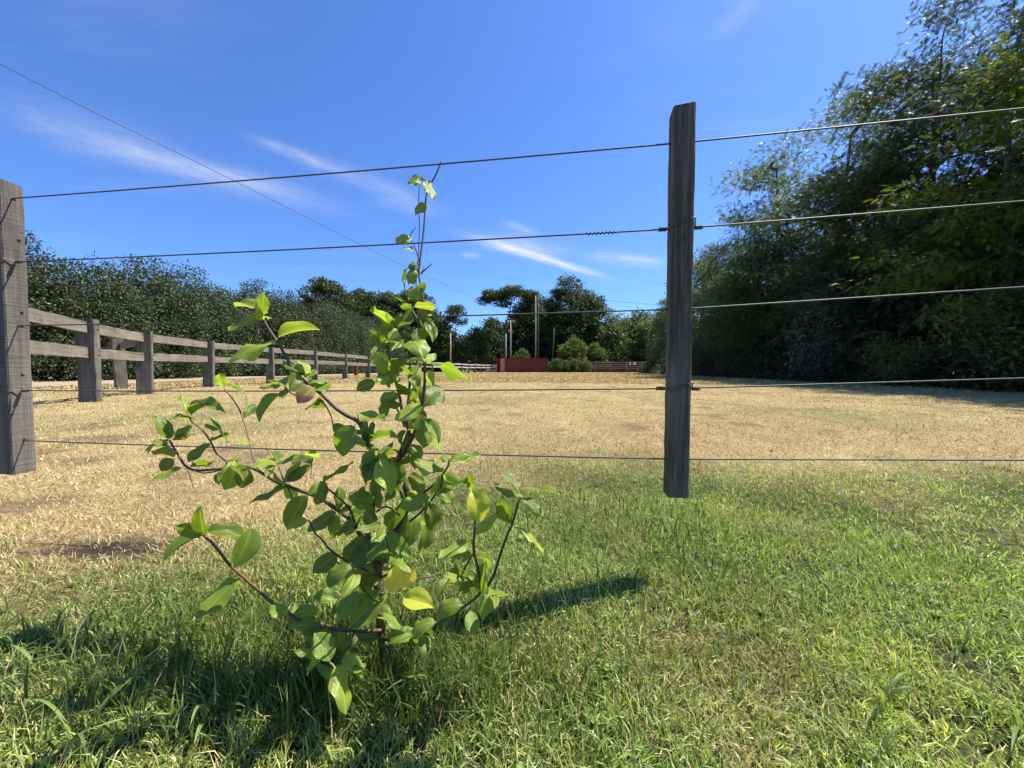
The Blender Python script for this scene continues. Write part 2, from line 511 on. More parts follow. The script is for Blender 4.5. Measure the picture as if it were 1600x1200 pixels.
gx, gy = lines(-4, 4.5, 0.07, -1500, 1500), lines(0, 5.0, 0.06, -1500, 2500)
XX, YY = np.meshgrid(gx, gy)
ZZ = gz(XX, YY)
gm, bm_, rm = green_mask(XX, YY)[..., None], bare_mask(XX, YY)[..., None], red_mask(XX, YY)[..., None]
cdry = np.array((0.39, 0.305, 0.16)) * (1 - rm) + np.array((0.37, 0.275, 0.145)) * rm
cg = cdry * (1 - gm) + np.array((0.062, 0.074, 0.027)) * gm
cg = cg * (1 - bm_) + np.array((0.050, 0.033, 0.026)) * bm_
nx, ny = len(gx), len(gy)
idx = np.arange(nx * ny).reshape(ny, nx)
quads = np.stack([idx[:-1, :-1], idx[:-1, 1:], idx[1:, 1:], idx[1:, :-1]], -1).reshape(-1, 4)
mg, k, out = mat_new('dry turf ground')
a = k.n('ShaderNodeAttribute', attribute_name='tint')
t = k.n('ShaderNodeTexCoord')
n1 = k.noise(t.outputs['Object'], 34, 5, 0.7)
n2 = k.noise(t.outputs['Object'], 0.35, 5, 0.65)
n3 = k.noise(k.mapping(t.outputs['Object'], (1, 0.35, 1)), 3.0, 6, 0.7)
c = k.mix(1.0, a.outputs['Color'], k.ramp(n1, [(0.25, (0.35, 0.33, 0.3)), (0.55, (0.95, 0.95, 0.95)), (0.8, (1.3, 1.3, 1.25))]), 'MULTIPLY')
c = k.mix(1.0, c, k.ramp(n2, [(0.3, (0.86, 0.92, 0.80)), (0.7, (1.12, 1.06, 1.0))]), 'MULTIPLY')
c = k.mix(1.0, c, k.ramp(n3, [(0.3, (0.78, 0.76, 0.72)), (0.65, (1.1, 1.1, 1.1))]), 'MULTIPLY')
p = principled(k, c, 0.95, 0.1, bump=k.m('ADD', n1, k.m('MULTIPLY', n3, 0.8)), bump_s=0.8, bump_d=0.03)
k.link(p.outputs[0], out.inputs[0])
ground = link('ground', mesh_np('ground', np.stack([XX, YY, ZZ], -1).reshape(-1, 3), [quads], mg, cg.reshape(-1, 3), True))
tag(ground, 'dry golden field that turns to green turf close by', None, None, 'structure')

# pale path in front of the hedge
py_ = np.arange(6, 62, 1.0)
pa = np.array([(-15.6 + 0.5 * math.sin(y * 0.2), y) for y in py_])
L_, R_ = pa + (-2.0, 0), pa + (2.0, 0)
pv = []
for (x0, y0), (x1, y1) in zip(L_, R_):
    for tt in np.linspace(0, 1, 5):
        x = x0 + (x1 - x0) * tt
        pv.append((x, y0, float(gz(x, y0)) + 0.012))
pi = np.arange(len(pv)).reshape(len(pa), 5)
pq = np.stack([pi[:-1, :-1], pi[:-1, 1:], pi[1:, 1:], pi[1:, :-1]], -1).reshape(-1, 4)
tag(link('path', mesh_np('path', pv, [pq], M_path, smooth=True)), 'pale dusty path running along the foot of the tall hedge', None, None, 'structure')


# ------------------------------------------------------------------ grass
def blades(x, y, length, width, lean, az, yaw, colr, curl=0.5, z0=None):
    """one ribbon of a quad and a tip per blade"""
    n = len(x)
    z = gz(x, y) if z0 is None else z0
    root = np.stack([x, y, z - 0.004], -1)
    d = np.stack([np.cos(az), np.sin(az)], -1)
    def step(th): return np.stack([d[:, 0] * np.sin(th), d[:, 1] * np.sin(th), np.cos(th)], -1)
    mid = root + step(lean * 0.7) * (length * 0.5)[:, None]
    th2 = np.clip(lean * (1 + curl) + 0.1, 0, 2.0)
    tip = mid + step(th2) * (length * 0.5)[:, None]
    side = np.stack([np.cos(yaw), np.sin(yaw), np.zeros(n)], -1) * (width * 0.5)[:, None]
    V = np.stack([root - side, root + side, mid + side * 0.85, mid - side * 0.85, tip], 1).reshape(-1, 3)
    b = np.arange(n) * 5
    q = np.stack([b, b + 1, b + 2, b + 3], -1)
    t = np.stack([b + 3, b + 2, b + 4], -1)
    C = np.repeat(colr, 5, axis=0).reshape(n, 5, 3).copy()
    return V, q, t, C.reshape(-1, 3)


def sample_ground(n, r0, r1, power, half=64):
    u = rng.random(n)
    e = 2 - power
    r = (r0 ** e + u * (r1 ** e - r0 ** e)) ** (1 / e)
    th = R(90) + R(half) * (rng.random(n) * 2 - 1)
    return r * np.cos(th), r * np.sin(th), r


GREEN = np.array([(0.20, 0.29, 0.055), (0.29, 0.385, 0.095), (0.14, 0.21, 0.045), (0.40, 0.46, 0.17), (0.24, 0.325, 0.10), (0.50, 0.52, 0.24)])
STRAW = np.array([(0.64, 0.525, 0.27), (0.55, 0.435, 0.20), (0.46, 0.335, 0.155), (0.70, 0.60, 0.36), (0.38, 0.255, 0.13), (0.52, 0.46, 0.20)])


def pick(pal, n):
    c = pal[rng.integers(0, len(pal), n)]
    return c * (0.75 + 0.5 * rng.random((n, 1))) * (1 + 0.10 * (rng.random((n, 3)) - 0.5))


def turf(n, r0, r1, power, half=64, beside=False):
    x, y, r = sample_ground(n, r0, r1, power, half)
    keep = (rng.random(n) > bare_mask(x, y) * 0.95)
    keep &= ~((np.abs(x + 15.6) < 1.9) & (y > 5))
    if beside: keep &= (r < 0.42) | (np.abs(np.degrees(np.arctan2(x, y))) > 64)
    keep &= rng.random(n) < np.clip((vnoise(x, y, 0.045, 71) * 0.6 + vnoise(x, y, 0.16, 73) * 0.6) * 1.5 - 0.05, 0.30, 1)
    x, y, r = x[keep], y[keep], r[keep]
    g = green_mask(x, y)
    isg = rng.random(len(x)) < g * 0.90
    return x, y, r, g, isg


def tri_total(): return sum(len(o.data.loops) for o in col.objects if o.type == 'MESH')


x, y, r, g, isg = turf(150000, 0.42, 1.6, 0.35)
x2, y2, r2, g2, isg2 = turf(250000, 1.6, 15.0, 1.85)
rest = [turf(112000, 0.02, 2.4, 0.5, 180, True), turf(48000, 2.4, 9.0, 1.6, 118, True)]     # the same turf goes on beside and behind the viewpoint
x, y, r, g, isg = [np.concatenate([q[0], q[1]] + [t_[i] for t_ in rest]) for i, q in enumerate(((x, x2), (y, y2), (r, r2), (g, g2), (isg, isg2)))]
n = len(x)
tall = fbm(x, y, 0.35, 21)
lenn = np.where(isg, 0.014 + 0.030 * rng.random(n) * (0.4 + 1.1 * tall), 0.014 + 0.026 * rng.random(n))
lenn = lenn * (1 + np.clip(r - 4, 0, 12) * 0.05)
wid = np.where(isg, 0.0014 + 0.0016 * rng.random(n), 0.0013 + 0.0013 * rng.random(n)) * (1 + np.clip(r - 1, 0, 20) * 0.35)
lean = np.where(isg, 0.15 + 1.0 * rng.random(n), 0.35 + 1.0 * rng.random(n))
edge_ = (r < 0.42) | (np.abs(np.degrees(np.arctan2(x, y))) > 64)
wid = np.where(edge_, wid * 1.6, wid); lenn = np.where(edge_, lenn * 1.15, lenn)
az, yaw = rng.random(n) * 2 * math.pi, rng.random(n) * 2 * math.pi
colr = np.where(isg[:, None], pick(GREEN, n) * np.array((1.14, 1.10, 1.06)), pick(STRAW, n) * np.array((0.92, 0.945, 0.96)))
rmk = red_mask(x, y)[:, None] * (~isg)[:, None]
colr = colr * (1 - rmk * np.array((0.04, 0.09, 0.09)))
patch = fbm(x, y, 0.22, 61, 2) * 0.5 + fbm(x, y, 1.6, 63, 3) * 0.5
colr = colr * np.clip(0.55 + 1.0 * patch, 0.7, 1.3)[:, None]
yel = np.clip((fbm(x, y, 0.4, 67) - 0.45) * 4, 0, 1)[:, None] * isg[:, None]
colr = colr * (1 + yel * np.array((0.12, 0.05, -0.02)))
for nm, sel, mt, lb in (('lawn_grass', isg, M_grass, 'short green lawn grass in front of and below the wire fence'),
                        ('dry_grass', ~isg, M_dry, 'short dried straw coloured grass covering the field')):
    V, q, t, C = blades(x[sel], y[sel], lenn[sel], wid[sel], lean[sel], az[sel], yaw[sel], colr[sel])
    tag(link(nm, mesh_np(nm, V, [q, t], mt, C)), lb, 'grass', None, 'stuff')

# distant stubble: tufts of single blades out to the wall
x, y, r = sample_ground(60000, 14.0, 62.0, 1.9, 56)
keep = ~((np.abs(x + 15.6) < 1.9)) & (x > -19)
x, y, r = x[keep], y[keep], r[keep]
n = len(x)
z = gz(x, y)
hgt = 0.03 + 0.035 * rng.random(n)
wd = 0.010 + r * 0.0012
yw = rng.random(n) * math.pi
sd = np.stack([np.cos(yw), np.sin(yw), 0 * yw], -1) * wd[:, None]
rt = np.stack([x, y, z - 0.005], -1)
V = np.stack([rt - sd, rt + sd, rt + np.stack([0.04 * (rng.random(n) - .5), 0.04 * (rng.random(n) - .5), hgt], -1)], 1).reshape(-1, 3)
C = np.repeat(pick(STRAW * np.array((0.95, 0.93, 0.88)), n), 3, axis=0)
tag(link('field_stubble', mesh_np('field_stubble', V, [np.arange(n * 3).reshape(-1, 3)], M_dry, C)), 'far dry stubble of the field towards the red wall', 'grass', None, 'stuff')

# longer uncut grass about the foot of the shrub, left of it and here and there in the lawn
def long_grass(n, cx, cy, sx, sy, l0, l1, w0, w1, pal, lean0=0.05, lean1=0.7):
    x = cx + sx * rng.standard_normal(n); y = cy + sy * rng.standard_normal(n)
    ok = (y > 0.36) & (np.hypot(x, y) > 0.42)
    x, y = x[ok], y[ok]; n = len(x)
    return (x, y, l0 + (l1 - l0) * rng.random(n) ** 1.5, w0 + (w1 - w0) * rng.random(n), lean0 + (lean1 - lean0) * rng.random(n), pick(pal, n))


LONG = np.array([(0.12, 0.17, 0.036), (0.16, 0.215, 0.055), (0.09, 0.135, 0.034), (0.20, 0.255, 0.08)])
base = at(600, 1074, 0.603)
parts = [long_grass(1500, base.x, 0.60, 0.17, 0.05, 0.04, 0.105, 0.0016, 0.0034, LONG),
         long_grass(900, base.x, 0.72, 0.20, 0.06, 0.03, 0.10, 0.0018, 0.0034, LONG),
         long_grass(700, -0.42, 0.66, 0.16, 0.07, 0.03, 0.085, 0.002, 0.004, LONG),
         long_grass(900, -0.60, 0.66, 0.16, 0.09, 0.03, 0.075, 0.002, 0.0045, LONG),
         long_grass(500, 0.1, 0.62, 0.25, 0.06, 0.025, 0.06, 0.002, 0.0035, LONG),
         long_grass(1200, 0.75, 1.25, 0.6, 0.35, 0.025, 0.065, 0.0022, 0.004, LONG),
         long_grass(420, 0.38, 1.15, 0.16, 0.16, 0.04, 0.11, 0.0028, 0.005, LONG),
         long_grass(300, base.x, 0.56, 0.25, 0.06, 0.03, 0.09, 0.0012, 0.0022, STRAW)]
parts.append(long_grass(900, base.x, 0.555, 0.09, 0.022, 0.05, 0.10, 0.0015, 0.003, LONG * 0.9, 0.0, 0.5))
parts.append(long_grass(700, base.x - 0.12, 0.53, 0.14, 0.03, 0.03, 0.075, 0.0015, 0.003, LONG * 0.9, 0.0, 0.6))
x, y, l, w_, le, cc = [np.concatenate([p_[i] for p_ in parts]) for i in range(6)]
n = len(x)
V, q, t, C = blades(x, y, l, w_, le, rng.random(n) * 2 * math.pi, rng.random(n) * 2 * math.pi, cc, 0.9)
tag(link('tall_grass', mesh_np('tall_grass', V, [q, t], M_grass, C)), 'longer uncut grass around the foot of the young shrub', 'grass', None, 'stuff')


def ribbon(p0, direction, up, L, W, droop, colr_, seg=6, fold=0.25):
    """a broad grass blade: folded ribbon that bends over"""
    V, C, p_ = [], [], np.array(p0, float)
    d = np.array(direction, float); d /= np.linalg.norm(d)
    sd = np.cross(d, (0, 0, 1)); sd /= np.linalg.norm(sd) + 1e-9
    for i in range(seg + 1):
        s_ = i / seg
        wv = W * (0.55 + 0.9 * s_) * (1 - s_ ** 2.2) + 0.0003
        nrm = np.cross(sd, d)
        V += [p_ - sd * wv / 2 + nrm * wv * fold, p_, p_ + sd * wv / 2 + nrm * wv * fold]
        p_ = p_ + d * L / seg
        d = d + np.array((0, 0, -droop / seg)); d /= np.linalg.norm(d)
    qs = []
    for i in range(seg):
        a_ = i * 3
        qs += [(a_, a_ + 1, a_ + 4, a_ + 3), (a_ + 1, a_ + 2, a_ + 5, a_ + 4)]
    return np.array(V), np.array(qs), np.tile(colr_, (len(V), 1))


def clump(name, px, py, nb, L, W, spread, label, cat='weed', group=None, bias=(0, 0, 0)):
    d = ray(px, py)
    Y = -CAM_H / d.z * d.y
    c_ = at(px, py, Y)
    c_.z = float(gz(c_.x, c_.y))
    root = thing(name, c_, label, cat, group)
    for i in range(nb):
        a_ = 2 * math.pi * i / nb + random.uniform(-.5, .5)
        tl = random.uniform(0.25, spread)
        dr = (math.cos(a_) * tl + bias[0], math.sin(a_) * tl + bias[1], 1.0)
        cc_ = LONG[random.randrange(len(LONG))] * random.uniform(0.9, 1.5)
        dr = (dr[0] + random.uniform(-.3, .3), dr[1] + random.uniform(-.3, .3), 1.0)
        v_, q_, c2 = ribbon((0.006 * math.cos(a_), 0.006 * math.sin(a_), -0.005), dr, 1, L * random.uniform(0.4, 0.95), W * random.uniform(0.35, 0.75), random.uniform(0.8, 2.6), cc_, 9)
        link('leaf', mesh_np('blade', v_, [q_], M_grass, c2, True), root)


n = 170
x, y, r = sample_ground(n, 0.45, 2.6, 0.9)
ok = green_mask(x, y) > 0.45
x, y = x[ok], y[ok]
VV, QQ, CC = [], [], []
for i in range(len(x)):
    z_ = float(gz(x[i], y[i])) + 0.006
    sz = 0.007 + 0.009 * rng.random()
    nl = rng.integers(5, 9); a0 = rng.random() * 6.28
    cc_ = GREEN[rng.integers(0, 3)] * (0.7 + 0.5 * rng.random())
    for q_ in range(nl):
        a_ = a0 + q_ * 6.28 / nl + rng.normal(0, .15)
        d_ = np.array((math.cos(a_), math.sin(a_), 0.35 + 0.5 * rng.random())); s2 = np.array((-d_[1], d_[0], 0)) * sz * 0.32
        p0 = np.array((x[i], y[i], z_)); L2 = sz * (0.8 + 0.5 * rng.random())
        b0 = len(VV)
        VV += [p0, p0 + d_ * L2 * 0.6 + s2, p0 + d_ * L2 * np.array((1, 1, 0.75)), p0 + d_ * L2 * 0.6 - s2]
        QQ.append((b0, b0 + 1, b0 + 2, b0 + 3)); CC += [cc_] * 4
tag(link('lawn_weeds', mesh_np('lawn_weeds', VV, [np.array(QQ)], M_grass, np.array(CC))), 'tiny broad leaved weeds scattered in the green lawn', 'weeds', None, 'stuff')
n = 260
x, y, r = sample_ground(n, 0.6, 4.0, 1.2)
V, q, t, C = blades(x, y, 0.05 + 0.07 * rng.random(n), 0.0011 * np.ones(n) * (1 + r * .25), 0.05 + 0.4 * rng.random(n), rng.random(n) * 6.28, rng.random(n) * 6.28, pick(np.concatenate([STRAW, GREEN]), n), 0.7)
tag(link('grass_stalks', mesh_np('grass_stalks', V, [q, t], M_dry, C)), 'thin taller stalks standing out of the turf', 'grass', None, 'stuff')

CG = 'broad bladed grass weeds in the lawn'
clump('grass_weed', 195, 1010, 6, 0.15, 0.011, 0.8, 'broad grass clump below the bare dirt patch, leaning right', 'grass clump', CG, (0.25, 0, 0))
clump('grass_weed', 60, 1060, 6, 0.13, 0.010, 0.9, 'broad grass clump at the lower left edge of the lawn', 'grass clump', CG)
clump('grass_weed', 270, 960, 5, 0.12, 0.009, 0.7, 'broad grass clump just left of the lowest left twig', 'grass clump', CG, (0.35, 0.1, 0))
clump('grass_weed', 330, 1130, 7, 0.15, 0.011, 0.9, 'shaded broad grass clump in the shrub shadow', 'grass clump', CG)
clump('grass_weed', 120, 1170, 6, 0.14, 0.012, 0.9, 'broad grass clump in the bottom left corner', 'grass clump', CG)
clump('grass_weed', 1375, 1090, 8, 0.14, 0.011, 0.9, 'large bright broad grass clump in the lawn at lower right', 'grass clump', CG, (-0.2, 0, 0))
clump('grass_weed', 1360, 1190, 6, 0.12, 0.011, 0.8, 'broad grass clump at the bottom edge under the large bright clump', 'grass clump', CG)
clump('grass_weed', 1190, 915, 5, 0.11, 0.008, 0.8, 'small upright grass clump on the lawn right of the post shadow', 'grass clump', CG)
clump('grass_weed', 1590, 1130, 5, 0.12, 0.012, 0.8, 'broad grass clump in the lower right corner', 'grass clump', CG)
clump('grass_weed', 1500, 1010, 5, 0.09, 0.008, 0.8, 'small broad grass clump right of the large bright clump', 'grass clump', CG)
clump('grass_weed', 1085, 800, 7, 0.14, 0.007, 0.6, 'thin tall grass clump at the foot of the right fence post', 'grass clump', CG)
clump('grass_weed', 700, 1085, 6, 0.16, 0.008, 1.3, 'arching grass clump in front of the shrub foot', 'grass clump', CG, (0.3, -0.2, 0))


# a few fallen leaves on the lawn
M_dead = mat_plain('dead leaf', (0.22, 0.16, 0.085), (0.36, 0.28, 0.16), 40, 0.85, 0.2, 0, 0.3, 0.002)
for px, py, rz_, lab in ((1028, 938, 0.4, 'pale dry leaf lying on the lawn right of the post shadow'), (1076, 962, 1.7, 'dry curled leaf on the lawn below the right fence post'),
                         (1205, 706, 2.4, 'dry leaf on the straw just beyond the lowest wire')):
    d = ray(px, py); Y = -CAM_H / d.z * d.y * 0.975
    c_ = at(px, py, Y); c_.z = float(gz(c_.x, c_.y)) + 0.016
    V, q_ = [], []
    for i in range(7):
        s_ = i / 6; w2 = 0.006 * math.sin(math.pi * min(1, s_ * 0.95 + 0.03)) ** 0.8
        for j in (-1, 0, 1): V.append((j * w2, (s_ - .5) * 0.028, abs(j) * 0.005 + 0.016 * (s_ - .5) ** 2 * 4 + 0.001 * math.sin(i * 2 + j)))
    for i in range(6):
        for j in range(2): q_.append((i * 3 + j, i * 3 + j + 1, i * 3 + j + 4, i * 3 + j + 3))
    o = tag(link('dry_leaf', mesh_np('dry_leaf', V, [np.array(q_)], M_dead, smooth=True), loc=c_), lab, 'leaf', 'fallen dry leaves')
    o.rotation_euler = (0.25, -0.2, rz_)


# ------------------------------------------------------------------ wire fence
def beam(w_, d_, h_, nseg=22, ch=0.004, jit=0.0008, top=(0, 0), seed=0):
    """weathered post along +Z: chamfered section with uneven edges; top = slope of the cut top in x and y"""
    rg = np.random.default_rng(seed)
    a_, b_ = w_ / 2, d_ / 2
    ring = np.array([(-a_ + ch, -b_), (a_ - ch, -b_), (a_, -b_ + ch), (a_, b_ - ch), (a_ - ch, b_), (-a_ + ch, b_), (-a_, b_ - ch), (-a_, -b_ + ch)])
    V = []
    for i in range(nseg + 1):
        s_ = i / nseg
        rr = ring * (1 + 0.0) + rg.normal(0, jit, ring.shape)
        z_ = np.full(8, s_ * h_)
        if i == nseg: z_ = z_ + rr[:, 0] * top[0] + rr[:, 1] * top[1]
        if i == 0: z_ = z_ + rg.normal(0, jit * 2, 8)
        V.append(np.column_stack([rr, z_]))
    V = np.concatenate(V)
    i = np.arange(nseg)[:, None] * 8; j = np.arange(8)[None]
    q_ = np.stack([i + j, i + (j + 1) % 8, i + 8 + (j + 1) % 8, i + 8 + j], -1).reshape(-1, 4)
    return V, [q_, np.array([np.arange(8)[::-1], nseg * 8 + np.arange(8)])]


FDIR = Vector((0.9873, -0.159, 0)).normalized()
FNRM = Vector((-FDIR.y, FDIR.x, 0))             # away from the camera
fang = math.atan2(FDIR.y, FDIR.x)
fence = thing('wire_fence', (0.45, 0.97, 0), 'five strand wire fence strung between two slim weathered wooden posts', 'wire fence')


def fchild(name, me, w_loc=(0, 0, 0), rotz=0.0, parent=None):
    o = link(name, me, parent or fence)
    base_ = Vector(fence.location)
    o.location = Vector(w_loc) - (base_ if parent is None or parent == fence else Vector(parent['w']))
    o.rotation_euler = (0, 0, rotz)
    return o


posts = []
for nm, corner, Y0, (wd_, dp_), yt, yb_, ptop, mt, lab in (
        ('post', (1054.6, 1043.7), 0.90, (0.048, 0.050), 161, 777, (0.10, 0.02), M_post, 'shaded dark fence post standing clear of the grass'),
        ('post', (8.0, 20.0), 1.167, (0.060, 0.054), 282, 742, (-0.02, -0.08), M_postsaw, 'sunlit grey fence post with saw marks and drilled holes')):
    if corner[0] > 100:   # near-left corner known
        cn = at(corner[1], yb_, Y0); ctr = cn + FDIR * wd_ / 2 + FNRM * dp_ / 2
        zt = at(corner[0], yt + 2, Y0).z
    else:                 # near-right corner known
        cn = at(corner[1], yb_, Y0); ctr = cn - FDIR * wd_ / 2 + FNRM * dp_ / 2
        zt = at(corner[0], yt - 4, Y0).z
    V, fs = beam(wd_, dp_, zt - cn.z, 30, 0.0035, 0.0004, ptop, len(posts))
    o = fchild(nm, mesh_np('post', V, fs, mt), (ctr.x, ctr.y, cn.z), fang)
    o['label'] = lab
    o['w'] = (ctr.x, ctr.y, cn.z)
    posts.append((o, ctr, wd_, dp_))
mid_post, left_post = posts
L3, M3 = left_post[1], mid_post[1]

ROWS = [  # y of each wire at the left post (x 58), at the two sides of the right post, at the right edge
    (311, 226, 220, 165), (410, 360, 354, 311), (509, 485, 481, 446), (610, 608, 606, 589), (688, 717, 718, 717)]
DR = M3 + FDIR * ((1.333 * M3.y - M3.x) / (FDIR.x - 1.333 * FDIR.y))
wires_z = []
for i, (yl, y1, y2_, yr) in enumerate(ROWS):
    tied = i in (1, 3)
    off = -FNRM * (left_post[3] / 2 + 0.004) if tied else Vector((0, 0, 0))
    offm = -FNRM * 0.0
    zl = at(58, yl, L3.y).z
    zm = at(1045, (y1 + y2_) / 2, M3.y).z
    zr = at(1600, yr, DR.y).z
    a_ = Vector((L3.x, L3.y, zl)); b_ = Vector((M3.x, M3.y, zm)); c_ = Vector((DR.x, DR.y, zr))
    wires_z.append((zl, zm, zr))
    far_l = a_ - FDIR * 3.0 + Vector((0, 0, -0.01)); far_r = b_ + (c_ - b_) * 5
    def sag(p_, q_, n_=10, s_=0.004):
        return [p_ + (q_ - p_) * t_ - Vector((0, 0, s_ * 4 * t_ * (1 - t_))) for t_ in np.linspace(0, 1, n_, endpoint=False)]
    pts = sag(far_l, a_) + sag(a_, b_) + sag(b_, far_r) + [far_r]
    wb = MB().tube([p_ - Vector(fence.location) for p_ in pts], 0.0019, 6)
    wo_ = fchild('wire', wb.mesh('wire', M_wire), fence.location)
    wo_['w'] = tuple(fence.location)
    if i == 1:
        s_ = at(915, 369, M3.y + 0.03); e_ = at(962, 365, M3.y + 0.03)
        tt = (Vector((s_.x, s_.y, 0)) - Vector((a_.x, a_.y, 0))).length / (b_ - a_).length
        p0 = a_ + (b_ - a_) * tt - Vector((0, 0, 0.002)); p1 = a_ + (b_ - a_) * (tt + 0.038) - Vector((0, 0, 0.002))
        hel = [p0 + (p1 - p0) * q_ + Vector((0, 0.003 * math.cos(q_ * 50), 0.003 * math.sin(q_ * 50))) - Vector(fence.location) for q_ in np.linspace(0, 1, 90)]
        fchild('wire_splice', MB().tube(hel, 0.0013, 5).mesh('splice', M_tie), fence.location, parent=wo_)
    # ties of wrapped wire at the posts
    if tied:
        for (po, ctr, wd_, dp_), zz, dirz in ((mid_post, zm, 1), (left_post, zl, -1)):
            lo = Vector(po['w'])
            tb = MB()
            for sgn in (-1, 1):
                st_ = wd_ / 2 + 0.006
                hel = []
                for q_ in np.linspace(0, 1, 60):
                    d_ = sgn * (st_ + q_ * 0.019)
                    hel.append(ctr + FDIR * d_ + Vector((0, 0, 0)) + FNRM * 0.0038 * math.cos(q_ * 36) + Vector((0, 0, zz - 0.0 + 0.0038 * math.sin(q_ * 36))) - Vector((0, 0, ctr.z)) + Vector((0, 0, ctr.z)) - Vector((0, 0, ctr.z)))
                hel = [Vector((h_.x, h_.y, h_.z)) for h_ in hel]
                tb.tube([h_ - lo for h_ in hel], 0.0015, 5)
            f0 = -FNRM * (dp_ / 2 + 0.002)
            rise = 0.014 if dirz > 0 else 0.004
            zv = lambda z_: Vector((0, 0, z_))
            c0 = Vector((ctr.x, ctr.y, 0))
            band = [c0 - FDIR * (wd_ / 2 + 0.008) + zv(zz), c0 - FDIR * (wd_ / 2 + 0.003) + f0 * 0.6 + zv(zz - 0.002),
                    c0 - FDIR * (wd_ / 2) + f0 * 1.02 + zv(zz - 0.003), c0 + f0 * 1.03 + zv(zz + rise * 0.4), c0 + FDIR * (wd_ / 2) + f0 * 1.02 + zv(zz + rise),
                    c0 + FDIR * (wd_ / 2 + 0.004) + f0 * 0.6 + zv(zz + rise * 0.8), c0 + FDIR * (wd_ / 2 + 0.009) + zv(zz)]
            tb.tube([b2 - lo for b2 in spline(band, 5)], 0.0016, 5)
            fchild('wire_tie', tb.mesh('tie', M_tie), (0, 0, 0), parent=po).location = (0, 0, 0)
            po.children[-1].rotation_euler = (0, 0, -fang)

# drilled holes and a nail in the sunlit face of the left post
po, ctr, wd_, dp_ = left_post
lo = Vector(po['w'])


def disc_part(name, px, py, rad, dep, mat_):
    pt = at(px, py, ctr.y)
    face_x = wd_ / 2
    # local y on the +x face from the pixel: intersect the ray with that face
    n_ = FDIR; p0 = Vector((ctr.x, ctr.y, 0)) + FDIR * (wd_ / 2)
    d = ray(px, py); cpos = Vector((0, 0, CAM_H))
    tt = (p0 - cpos).dot(n_) / d.dot(n_)
    hit = cpos + d * tt
    ly = (hit - p0).dot(FNRM)
    lz = hit.z - lo.z
    ang = np.arange(10) * 2 * math.pi / 10
    V = [(face_x + dep, ly + rad * math.cos(q_), lz + rad * math.sin(q_)) for q_ in ang]
    V += [(face_x - 0.004, ly + rad * math.cos(q_), lz + rad * math.sin(q_)) for q_ in ang]
    j = np.arange(10)
    q_ = np.stack([j + 10, (j + 1) % 10 + 10, (j + 1) % 10, j], -1)
    link(name, mesh_np(name, V, [q_, j[None]], mat_), po)


for px, py in ((30, 376), (34, 489), (22, 312), (34, 510), (38, 687)):
    disc_part('drilled_hole', px, py, 0.0042, 0.0008, M_hole)
disc_part('nail', 37, 583, 0.0045, 0.003, M_nail)
disc_part('nail', 36, 606, 0.0035, 0.003, M_nail)

# ------------------------------------------------------------------ rail fence of sleepers
PF = [(-5.55, 4.15), (-6.64, 6.05), (-7.50, 7.85), (-8.45, 10.7), (-8.42, 13.4), (-8.40, 16.4), (-8.42, 19.4), (-8.40, 22.4)]
zz = 25.4
while zz < 43:
    PF.append((-8.40 + 0.15 * max(0, (zz - 38) / 4), zz)); zz += 2.95
for px, Y in ((695, 45.2), (709, 48), (721, 51), (732, 54), (742, 57), (751, 59.5), (759, 62), (766, 64.5)):
    q_ = at(px, 577, Y); PF.append((q_.x, q_.y))
rail_fence = thing('rail_fence', (-8.4, 12, 0), 'weathered two rail wooden fence with thick sleeper posts beside the dry field', 'rail fence')
RO = Vector(rail_fence.location)
sleeper_meshes = [mesh_np('sleeper', *beam(0.24, 0.12, 1.5, 8, 0.008, 0.004, (random.uniform(-.1, .1), 0), 50 + i), M_sleeper) for i in range(4)]
post_objs = []
for i, (x_, y_) in enumerate(PF):
    p0, p1 = PF[max(0, i - 1)], PF[min(len(PF) - 1, i + 1)]
    dirv = Vector((p1[0] - p0[0], p1[1] - p0[1], 0)).normalized()
    an = math.atan2(dirv.y, dirv.x) - math.pi / 2
    an = R((5, 16, 27, 14)[i]) if i < 4 else an + R(9)
    o = link('post', sleeper_meshes[i % 4], rail_fence)
    o.location = Vector((x_, y_, float(gz(x_, y_)) - 0.22 + random.uniform(-.02, .02))) - RO
    o.rotation_euler = (random.uniform(-.015, .015), random.uniform(-.02, .02), an)
    post_objs.append(o)
leaning = link('post', sleeper_meshes[2], rail_fence)
leaning.location = Vector((-10.25, 10.1, -0.2)) - RO
leaning.rotation_euler = (R(2), R(-3.5), R(68))
leaning['label'] = 'leaning sleeper post set back behind the fence corner'


def rail(p, q, z_, h_=0.165, th=0.045, seed=0):
    rg = np.random.default_rng(seed)
    a_, b_ = Vector((p[0], p[1], z_ + float(gz(*p)))), Vector((q[0], q[1], z_ + float(gz(*q)) + rg.uniform(-.012, .012)))
    L_ = (b_ - a_).length
    ns = 10
    V = []
    for i in range(ns + 1):
        s_ = i / ns * L_
        for yy, z2 in ((-th / 2, -h_ / 2), (th / 2, -h_ / 2), (th / 2, h_ / 2), (-th / 2, h_ / 2)):
            V.append((s_, yy + rg.normal(0, .002), z2 + rg.normal(0, .003)))
    i = np.arange(ns)[:, None] * 4; j = np.arange(4)[None]
    q_ = np.stack([i + j, i + (j + 1) % 4, i + 4 + (j + 1) % 4, i + 4 + j], -1).reshape(-1, 4)[:, ::-1]
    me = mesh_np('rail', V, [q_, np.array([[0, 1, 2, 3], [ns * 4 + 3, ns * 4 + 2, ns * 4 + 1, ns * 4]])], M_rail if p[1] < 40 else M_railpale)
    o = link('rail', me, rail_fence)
    d = (b_ - a_)
    o.location = a_ - RO
    o.rotation_euler = (0, -math.asin(d.z / L_), math.atan2(d.y, d.x))
    return o


